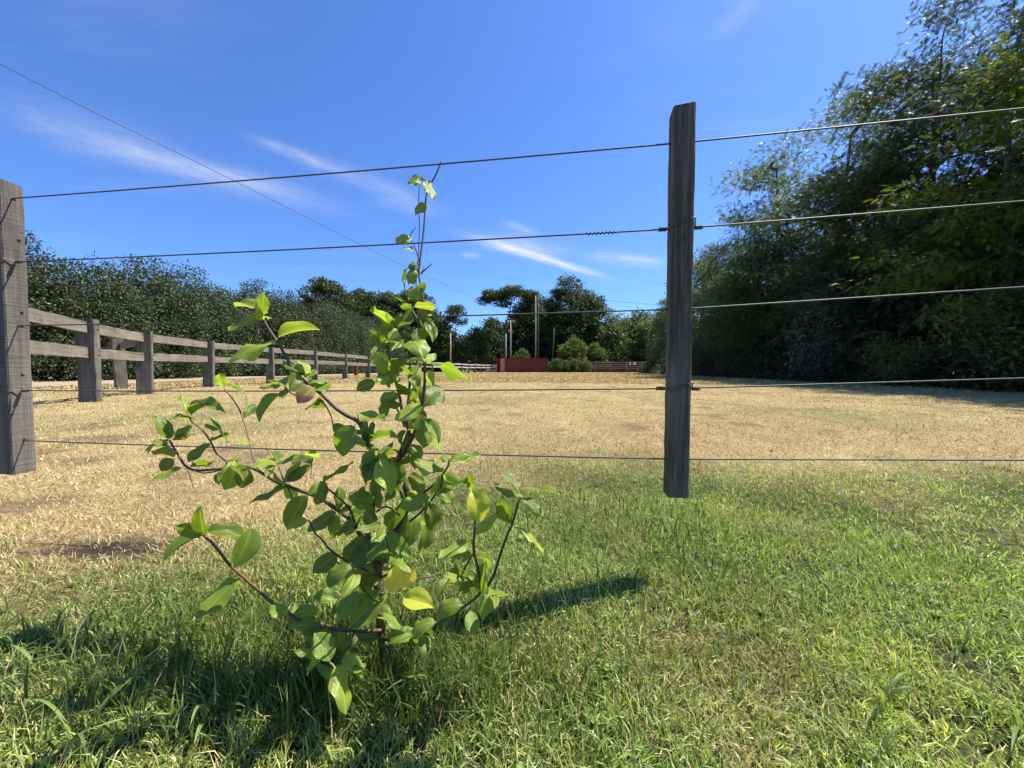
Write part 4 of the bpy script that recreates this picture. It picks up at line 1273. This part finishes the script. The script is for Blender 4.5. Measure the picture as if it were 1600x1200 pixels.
far('bush_tree', bush[1], 655, 84, 478, 7.6, 'dark tree half hidden behind the shrub stem', rot=2.9, wide=1.0)
far('bush_tree', bush[1], 672, 74, 486, 7.6, 'dark low tree right of the shrub stem above the rail fence', rot=5.3, wide=1.2)
far('bush_tree', bush[1], 630, 66, 508, 7.6, 'dark low tree behind the shrub at the hedge end', rot=4.3, wide=1.2)

low_sh = species('low_shrub', M_foliage, 340, [(0, 0, 0.6, 1.0, 0.9, 0.65), (0.5, 0, 1.35, 0.45, 0.5, 0.5), (-0.45, 0, 1.2, 0.5, 0.5, 0.4), (0.95, 0, 0.8, 0.4, 0.4, 0.5), (-0.1, 0, 1.6, 0.3, 0.3, 0.35)], [(0, 0, -0.1), (0, 0, 0.8), (0.1, 0, 1.5)], 0.05, 150, 22, 0.3, 0.8, (0.17, 0.09), MIDG, 8, 'leaf', 0.3, 0.6, 0.1)
dry_sh = (low_sh[0], mesh_np('dry_crown', *[None] * 0, *(lambda t_: (t_[0], [t_[1]], M_foliage, t_[2]))(build_tree(341, [(0, 0, 0.8, 1.2, 1.0, 0.85), (0.5, 0, 1.3, 0.6, 0.6, 0.5)], [(0, 0, -0.1), (0, 0, .8), (0, 0, 1.4)], 0.05, 120, 20, 0.3, 0.8, (0.17, 0.08), np.concatenate([DRYB, MIDG]), 8, 'leaf', 0.3, 0.6, 0.1)[1])))
for kd, px, s_, lab in ((low_sh, 869, 1.15, 'rounded green shrub at the right end of the red wall'), (low_sh, 886, 1.0, 'green shrub second from the red wall'),
                        (low_sh, 899, 1.1, 'green shrub in front of the board fence before the brown one'), (dry_sh, 914, 1.05, 'brownish dry shrub in front of the board fence')):
    c_ = at(px, 577, 63)
    plant_tree('low_shrub', (c_.x, 63, 0), kd, lab, 'shrub', 'shrubs in front of the board fence', s_, px * 0.7)
c_ = at(1032, 577, 58)
plant_tree('low_shrub', (c_.x, 58, 0), low_sh, 'pale leaved shrub beside the right fence post at the field edge', 'shrub', 'shrubs in front of the board fence', (1.6, 1.6, 2.4), 1.0)

# ------------------------------------------------------------------ the young shrub in front
SY = 0.603
NEAR = 0.82     # depths below were first measured along the fence; the shrub stands a little nearer
shrub = thing('young_shrub', (base.x, SY, 0), 'young shrub with large light green leaves in front of the wire fence', 'shrub')
SO = Vector(shrub.location)
STEMS = [  # name, pixel path, depth at the two ends, radius at the two ends (mm)
    ('stem', [(602, 1076), (600, 1045), (597, 1005), (593, 960), (590, 905), (600, 862), (618, 832), (637, 806), (639, 782), (632, 755), (622, 725), (630, 700), (640, 675)], .735, .80, 6.5, 5.2, 0),
    ('branch', [(622, 722), (640, 692), (653, 662), (660, 630), (664, 592), (663, 566)], .785, .74, 3.6, 2.2, 0),
    ('branch', [(640, 675), (630, 650), (625, 622), (618, 592), (611, 570), (606, 545), (604, 537)], .80, .84, 3.0, 1.3, 0),
    ('branch', [(638, 672), (637, 640), (640, 600), (640, 560), (634, 535), (624, 520), (616, 508)], .80, .86, 2.8, 1.2, 0),
    ('branch', [(640, 672), (642, 630), (650, 590), (652, 550), (655, 508), (648, 492), (641, 478), (634, 460), (631, 440)], .80, .92, 2.8, 1.1, 0),
    ('branch', [(655, 508), (662, 485), (661, 467), (655, 432), (656, 410), (662, 360), (665, 315), (669, 295), (680, 275), (690, 251)], .88, .97, 2.2, 1.5, 0),
    ('twig', [(650, 470), (650, 445), (654, 395), (655, 350), (654, 315), (656, 285)], .90, .955, 1.0, 0.8, 0),
    ('twig', [(656, 410), (649, 388), (641, 371), (644, 362), (650, 355)], .93, .93, 1.4, 0.6, 0),
    ('twig', [(657, 428), (666, 420), (676, 411)], .92, .93, 1.6, 0.8, 0),
    ('twig', [(660, 424), (663, 417)], .92, .925, 1.2, 0.7, 0),
    ('twig', [(669, 295), (665, 284), (661, 280), (656, 284)], .955, .95, 1.5, 1.0, 0),
    ('branch', [(596, 900), (583, 870), (575, 835), (580, 800), (592, 765), (590, 735), (578, 700), (562, 662), (540, 648), (524, 637), (500, 614), (478, 598), (458, 576), (444, 552), (432, 532), (420, 514), (410, 496)], .73, .80, 4.6, 1.8, 0),
    ('twig', [(490, 606), (478, 612), (460, 617), (444, 604)], .76, .77, 1.3, 0.9, 1),
    ('twig', [(500, 626), (510, 636), (517, 650), (521, 666)], .77, .80, 1.2, 0.9, 1),
    ('branch', [(592, 892), (572, 852), (562, 835), (550, 815), (535, 802), (518, 790), (500, 778), (470, 767), (450, 760), (430, 752), (406, 737), (392, 731), (376, 729), (340, 733), (308, 735), (290, 728), (278, 710), (270, 697), (265, 688)], .735, .93, 4.0, 1.8, 0),
    ('branch', [(348, 734), (354, 722), (338, 708), (328, 688), (314, 670), (300, 659), (292, 645)], .895, .95, 1.9, 1.2, 1),
    ('twig', [(345, 735), (320, 739), (306, 736)], .895, .91, 1.4, 1.2, 0),
    ('twig', [(292, 733), (298, 748), (302, 763)], .915, .91, 1.0, 0.7, 1),
    ('branch', [(404, 736), (395, 714), (390, 692), (382, 662), (374, 640), (362, 622), (350, 608)], .865, .96, 1.6, 1.1, 1),
    ('twig', [(446, 758), (440, 742), (433, 722)], .84, .86, 1.5, 1.0, 0),
    ('twig', [(450, 762), (454, 772), (458, 790)], .84, .80, 1.4, 0.8, 0),
    ('branch', [(556, 822), (547, 797), (530, 778), (512, 763), (506, 753)], .735, .71, 1.9, 1.2, 0),
    ('branch', [(575, 892), (548, 880), (517, 860), (503, 843), (492, 832), (482, 812)], .73, .70, 1.8, 1.1, 0),
    ('branch', [(596, 985), (560, 986), (520, 983), (492, 978), (473, 971), (450, 957), (427, 943), (403, 922), (378, 900), (359, 883), (343, 862), (331, 848), (317, 836)], .735, .64, 2.7, 1.6, 1),
    ('twig', [(494, 1018), (508, 1028), (524, 1044)], .62, .61, 1.4, 1.2, 1),
    ('branch', [(560, 986), (545, 1010), (532, 1030), (524, 1044)], .72, .61, 2.0, 1.2, 0),
    ('branch', [(600, 1000), (640, 992), (665, 985), (683, 974), (718, 953), (742, 935), (752, 924)], .735, .655, 2.7, 1.8, 0),
    ('branch', [(752, 926), (749, 900), (742, 869), (740, 851), (742, 820), (740, 790), (738, 768)], .655, .61, 2.2, 1.4, 0),
    ('branch', [(758, 922), (771, 900), (781, 869), (793, 834), (800, 820), (809, 788), (813, 776)], .66, .64, 2.2, 1.4, 0),
    ('twig', [(715, 902), (726, 888), (739, 865)], .66, .64, 1.6, 1.4, 0),
    ('branch', [(640, 792), (660, 772), (677, 758), (690, 743), (700, 728), (702, 718)], .76, .70, 2.2, 1.3, 0),
    ('branch', [(640, 815), (658, 800), (677, 777), (688, 760), (692, 742)], .75, .69, 2.0, 1.3, 0),
    ('twig', [(588, 800), (600, 792), (612, 795), (625, 806)], .74, .74, 1.6, 1.4, 0),
    ('twig', [(583, 840), (600, 868), (602, 880)], .73, .73, 2.0, 1.6, 0),
    ('twig', [(585, 700), (592, 704), (590, 720)], .76, .74, 1.6, 1.2, 0),
    ('twig', [(562, 660), (559, 650), (560, 645)], .78, .78, 1.0, 0.8, 0),
    ('twig', [(478, 710), (487, 725), (485, 748)], .86, .83, 0.9, 0.7, 1),
    ('twig', [(609, 628), (622, 642), (632, 668)], .82, .80, 1.5, 1.5, 0),
    ('twig', [(600, 862), (585, 830), (560, 800), (545, 770)], .75, .95, 2.2, 1.0, 0),
    ('twig', [(618, 832), (640, 820), (655, 800), (650, 770)], .75, .93, 2.2, 1.0, 0),
    ('twig', [(590, 905), (560, 885), (530, 880), (505, 868)], .74, .93, 2.2, 1.0, 0),
    ('twig', [(593, 930), (620, 915), (650, 905), (680, 900)], .735, .92, 2.2, 1.0, 0),
    ('twig', [(595, 960), (570, 945), (545, 940), (515, 930)], .735, .90, 2.2, 1.0, 0),
    ('twig', [(590, 905), (612, 890), (606, 850), (596, 820)], .74, .60, 2.2, 1.0, 0),
    ('twig', [(593, 940), (575, 930), (560, 905), (548, 880)], .735, .60, 2.2, 1.0, 0),
    ('twig', [(632, 880), (630, 872)], .70, .70, 1.2, 1.0, 1),
]
nodes2d, nodesY, twig_leaves = [], [], []
for nm, path, ya, yb_, ra, rb_, red in STEMS:
    P2 = np.array(path, float)
    ya, yb_ = ya * NEAR, yb_ * NEAR
    sl_ = np.concatenate([[0], np.cumsum(np.hypot(*np.diff(P2, axis=0).T))]); sl_ /= sl_[-1]
    pts = []
    for (px, py), s_ in zip(P2, sl_):
        Y = ya + (yb_ - ya) * s_
        pts.append(at(px, py, Y) - SO)
    S2 = spline([(p_[0], p_[1], 0) for p_ in P2], 6)
    sy = ya + (yb_ - ya) * np.linspace(0, 1, len(S2))
    nodes2d += [tuple(q_[:2]) for q_ in S2]; nodesY += list(sy)
    if nm == 'stem': pts[0].z = -0.03
    if nm == 'twig' and ra == 2.2:        # twigs that carry their own leaves
        for q_ in range(7):
            i_ = min(len(S2) - 1, int(len(S2) * (0.25 + 0.75 * q_ / 6)))
            a_ = random.uniform(-0.4, math.pi + 0.4); l_ = random.uniform(34, 52) * (0.85 if yb_ > .7 else 1.05)
            twig_leaves.append((S2[i_][0], S2[i_][1], S2[i_][0] + l_ * math.cos(a_), S2[i_][1] + l_ * 0.8 * math.sin(a_), l_ * random.uniform(.3, .6), float(sy[i_])))
    o = link(nm, MB().tube(spline(pts, 6), [ra * .001, rb_ * .001], 7).mesh(nm, M_twig if red else M_stem), shrub)
nodes2d, nodesY = np.array(nodes2d), np.array(nodesY)


def leaf_mesh(name, mat_, fold, bend, twist, wavy, seed):
    """leaf of unit length along +Y and unit width along X, upper face +Z"""
    rg = np.random.default_rng(seed)
    ny_, nx_ = 11, 3
    V = []
    for i in range(ny_ + 1):
        s_ = i / ny_
        wdt = (math.sin(math.pi * min(1, s_ * 0.96 + 0.015) ** 0.86) ** 0.80) if s_ < 0.999 else 0.0
        if s_ > 0.84: wdt *= 1 - ((s_ - 0.84) / 0.16) ** 1.6 * 0.55
        a_ = bend * s_
        yy = (math.sin(a_) / bend if abs(bend) > 1e-3 else s_)
        zz_ = -(1 - math.cos(a_)) / bend if abs(bend) > 1e-3 else 0
        for j in range(-nx_, nx_ + 1):
            u_ = j / nx_
            x_ = u_ * wdt * 0.5
            z2 = abs(x_) * fold - 0.35 * x_ * x_ * 2 + wavy * math.sin(s_ * 11 + seed + (2 if j > 0 else 0)) * abs(u_) ** 2 * 0.03
            z2 += twist * x_ * s_
            V.append((x_, yy, zz_ + z2))
    m_ = 2 * nx_ + 1
    idx_ = np.arange(len(V)).reshape(ny_ + 1, m_)
    q_ = np.stack([idx_[:-1, :-1], idx_[:-1, 1:], idx_[1:, 1:], idx_[1:, :-1]], -1).reshape(-1, 4)
    # short stalk below the blade
    n0 = len(V)
    V += [(-0.014, 0.02, 0), (0.014, 0.02, 0), (0.01, -0.10, -0.012), (-0.01, -0.10, -0.012)]
    q_ = np.concatenate([q_, [[n0, n0 + 3, n0 + 2, n0 + 1]]])
    return mesh_np(name, V, [q_], mat_, smooth=True)


SHAPES = [(0.36, 0.5, 0.25, 1.4), (0.26, 0.9, -0.3, 1.8), (0.5, 0.25, 0.2, 1.2), (0.2, 0.7, 0.35, 2.4), (0.6, 1.2, -0.25, 1.4), (0.30, 0.05, 0.1, 1.6), (0.7, 0.6, 0.1, 0.8), (0.15, 1.4, 0.4, 2.2), (0.4, -0.35, -0.2, 1.6)]
LEAFSETS = {}
for key, mt in (('n', M_leaf), ('y', M_young), ('Y', M_yellow), ('L', M_lime), ('B', M_blush)):
    LEAFSETS[key] = [leaf_mesh('leaf', mt, *s_, i + 3) for i, s_ in enumerate(SHAPES)]

# base x, base y, tip x, tip y, seen width (photograph pixels), kind
LEAVES = """
348 606 341 588 15 y;362 602 408 602 6;438 616 394 652 11;400 633 381 651 12;293 645 280 618 13 y;296 640 340 610 5;300 648 322 624 9;302 654 279 652 10
286 648 262 651 5;272 684 294 659 8;262 684 249 646 20;264 686 257 650 14 y;260 690 226 679 10;262 692 238 691 9;270 687 302 676 10;272 714 240 700 14 y
272 718 248 735 18;282 731 237 757 11;294 722 326 692 16;298 728 322 728 11;321 667 368 653 7;326 654 351 671 7;329 688 362 681 8 y;366 721 367 768 33 y
388 732 371 762 22;432 722 427 699 16;434 721 392 728 9 y;430 728 414 742 9;442 759 430 724 10 y;446 753 468 718 16;449 753 486 726 18;444 761 394 792 13
354 721 374 706 4;344 738 338 752 11;408 488 366 463 19 y;410 488 412 457 17;411 490 422 460 14 y;412 496 425 486 11 y;410 498 401 491 9 y;404 492 358 516 11
404 490 380 488 5;436 527 494 502 15 y;431 537 348 545 9 y;446 603 422 578 27;442 602 406 606 5;464 584 457 609 21;474 582 446 571 15;478 584 472 562 11 y
480 592 491 572 17;482 600 514 581 9;484 604 506 590 18;490 610 518 596 20;490 606 463 627 25 B;500 620 484 646 24;629 441 631 423 9;652 420 634 430 11
640 470 667 447 14;638 468 642 451 12 y;634 470 604 466 11;642 482 623 470 14;648 480 682 473 11 y;664 494 673 482 13;615 505 574 490 14 y;614 506 604 490 12
616 510 640 486 16;648 498 623 516 10;616 506 593 519 9;604 534 577 524 13;604 537 618 528 11;602 536 577 554 6;661 557 649 508 33 y;656 516 672 504 14 y
668 508 679 527 15;608 563 577 560 21 y;640 562 588 570 10;611 580 590 566 19 y;662 568 644 548 13 y;664 565 680 552 15 y;666 568 740 568 7;655 570 640 592 15
622 590 588 592 9 y;626 592 607 606 9;586 597 556 606 17;624 620 588 612 15;610 624 586 641 12;661 634 687 594 37;664 590 686 592 24 y;660 636 676 622 10
660 634 618 655 21 y;640 594 656 580 8;636 612 620 604 11;642 624 648 606 11;660 640 648 668 21;664 656 689 686 17;664 664 661 699 27;560 645 600 664 15 y
582 688 625 672 10;632 672 620 687 9;644 694 661 706 11;583 704 537 684 15 y;553 666 519 714 36;578 690 568 655 11;578 690 583 660 9;578 690 556 668 11
580 690 591 672 9;592 712 614 690 10;625 710 606 694 9;585 706 558 730 17;580 714 553 740 15 y;586 712 566 740 13;588 725 558 756 15;594 718 615 767 34 y
610 716 629 764 28;626 722 643 718 9;692 737 651 714 18 y;690 735 648 720 13 y;690 742 680 722 11;700 724 692 709 10;700 722 696 701 9;700 724 728 697 8
704 722 750 718 6 y;692 740 709 792 26 y;690 762 706 792 19;678 768 688 757 13 y;640 745 662 761 21;640 740 676 757 11;638 776 660 767 15 y;630 778 608 831 30
582 785 547 777 27;590 794 592 758 15;640 800 650 853 27;664 820 670 868 19;584 850 638 860 38;737 767 763 815 34 L;745 836 777 803 19 y;741 820 733 800 11
795 818 773 793 13;811 778 774 757 12;810 766 786 736 10;812 780 808 758 14 y;818 770 865 761 8;814 778 850 790 10;826 782 855 806 8 y;805 822 855 853 12 y
737 842 687 870 17 y;736 866 712 857 10;745 872 778 866 10;752 925 755 882 22;745 912 694 898 15 y;732 904 708 890 10;742 915 718 922 13;764 929 752 961 22
764 930 794 926 14;736 955 740 992 23;768 932 776 943 9 y;722 945 678 944 23;737 765 729 748 11;735 755 718 752 6;629 877 625 937 43 Y;632 934 675 942 31 L
570 838 534 892 34;578 842 552 896 30;584 880 543 930 27;603 926 545 978 36;560 925 526 968 26;594 898 614 879 19;515 1032 494 988 31;520 1000 528 972 15
523 1042 552 1108 31 y;582 1066 577 1114 25;555 1045 573 1019 13;552 1050 570 1036 15;680 972 637 972 17;318 832 309 798 20;316 836 282 820 19;320 832 337 806 12
314 836 247 867 14;325 832 394 822 19;392 826 373 889 34;373 901 313 972 31;450 955 424 949 11;458 960 500 946 19;488 970 446 998 20;508 755 484 766 15
510 757 486 790 21;505 752 551 732 10;526 796 533 758 14;524 800 482 834 22;528 806 514 841 16;480 775 442 827 27;480 812 452 820 13 y;535 802 546 789 11
566 790 535 836 19;582 792 566 823 21;584 800 578 832 11;600 820 590 831 11 y;602 832 582 838 10 y;480 711 498 708 10 y;476 708 436 724 7;656 284 641 268 14
658 283 641 281 9;668 283 675 310 17;664 318 652 328 14;642 370 619 374 8;646 388 630 394 9;654 412 639 409 5;668 690 690 700 10 y;596 905 560 910 16
604 880 590 850 20;612 870 640 880 16;560 990 535 1010 15;600 960 640 985 16;545 880 528 905 18;570 760 560 790 15;600 760 640 770 18;618 740 600 770 20
630 830 612 860 20;596 745 580 775 18;640 590 628 570 13;634 545 650 530 13;628 530 612 545 14;650 540 664 525 12;700 905 680 925 15;640 700 655 720 14"""
M_leaf_list = [t_.split() for ln_ in LEAVES.strip().split('\n') for t_ in ln_.split(';') if t_.strip()]
N_TRACED = len(M_leaf_list)
# leaves crowding the middle of the shrub, set on its stems
rg = random.Random(91)
inner = [i for i in range(len(nodes2d)) if 520 < nodes2d[i][0] < 690 and 640 < nodes2d[i][1] < 965]
outer = [i for i in range(len(nodes2d)) if 270 < nodes2d[i][0] < 520 and 560 < nodes2d[i][1] < 800]
upper = [i for i in range(len(nodes2d)) if 590 < nodes2d[i][0] < 670 and 480 < nodes2d[i][1] < 650]
low_ = [i for i in range(len(nodes2d)) if 440 < nodes2d[i][0] < 660 and nodes2d[i][1] > 945]
near_leaf = lambda q_: math.hypot((q_[0] + q_[2]) / 2 - 642, (q_[1] + q_[3]) / 2 - 912) < 62
for pool, cnt, lo, hi in ((inner, 34, 34, 56), (outer, 8, 20, 36), (upper, 22, 20, 34), (low_, 24, 28, 46)):
    for _ in range(cnt):
        px, py = nodes2d[rg.choice(pool)]
        a_ = rg.uniform(-0.5, math.pi + 0.5)
        l_ = rg.uniform(lo, hi)
        M_leaf_list.append(['%.1f' % q_ for q_ in (px, py, px + l_ * math.cos(a_), py + l_ * math.sin(a_) * 0.8, l_ * rg.uniform(0.25, 0.6))] + [rg.choice('nnnny')])
M_leaf_list += [['%.1f' % q_ for q_ in tl[:5]] + [random.choice('nnny'), '%.4f' % tl[5]] for tl in twig_leaves]
M_leaf_list = [tk for i, tk in enumerate(M_leaf_list) if i < N_TRACED or not near_leaf(list(map(float, tk[:4])))]
M_leaf_list = M_leaf_list[:N_TRACED] + random.Random(3).sample(M_leaf_list[N_TRACED:], min(len(M_leaf_list) - N_TRACED, 298 - N_TRACED))
SUNV = to_sun
for i, tk in enumerate(M_leaf_list):
    bx, by, tx, ty, wpx = map(float, tk[:5])
    kd = tk[5] if len(tk) > 5 else 'n'
    rg = random.Random(i * 13 + 5)
    j = int(np.argmin((nodes2d[:, 0] - bx) ** 2 + (nodes2d[:, 1] - by) ** 2))
    Yb = float(tk[6]) if len(tk) > 6 else float(nodesY[j]) - 0.003
    if kd in 'YL': Yb -= 0.035
    B = at(bx, by, Yb)
    ap = math.hypot(tx - bx, ty - by) * Yb / F
    full = rg.uniform(0.036, 0.048) if ap < 0.048 else ap
    full = min(full, max(ap * 1.55, 0.028))
    dz = math.sqrt(max(0.0, full ** 2 - ap ** 2))
    dz = max(dz, (0.45 if ty > by else 0.3) * ap)
    if ty > by - 4: sgn = -1 if rg.random() < 0.85 else 1       # hanging leaves come towards us
    else: sgn = 1 if rg.random() < 0.65 else -1
    T = at(tx, ty, Yb + sgn * dz)
    ax = T - B
    L_ = ax.length
    ax.normalize()
    Wp = wpx * Yb / F
    W_ = max(Wp * 1.10, L_ * (rg.uniform(0.46, 0.56) if Wp / L_ > 0.2 else 0.30))
    view = (Vector((0, 0, CAM_H)) - (B + T) / 2).normalized()
    n0 = (view - ax * view.dot(ax)).normalized()
    th = math.acos(max(-1, min(1, Wp / W_)))
    cands = []
    for sg in (1, -1):
        nn = Matrix.Rotation(sg * th, 3, ax) @ n0
        for fl in (1, -1): cands.append(nn * fl)
    nz = max(cands, key=lambda v_: v_.z * 0.6 + v_.dot(SUNV) * 1.0 + v_.dot(view) * 0.15)
    if wpx / (math.hypot(tx - bx, ty - by) + 1e-6) > 0.35 and nz.dot(view) < 0 and rg.random() < 0.6: nz = -nz
    xa = ax.cross(nz).normalized()
    nz = xa.cross(ax)
    Mx = Matrix((xa, ax, nz)).transposed().to_4x4()
    Mx = Matrix.Translation(B - SO) @ Mx @ Matrix.Diagonal((W_ * 1.04, L_ * 1.04, L_, 1))
    o = link('leaf', LEAFSETS[kd][rg.randrange(len(SHAPES))], shrub)
    o.matrix_basis = Mx
    if kd == 'Y': o['label'] = 'large yellow leaf with brown tip low on the stem'
    if kd == 'B': o['label'] = 'yellow leaf with pink blush on the upper left branch'
    if kd == 'L': o['label'] = 'pale yellow green leaf'
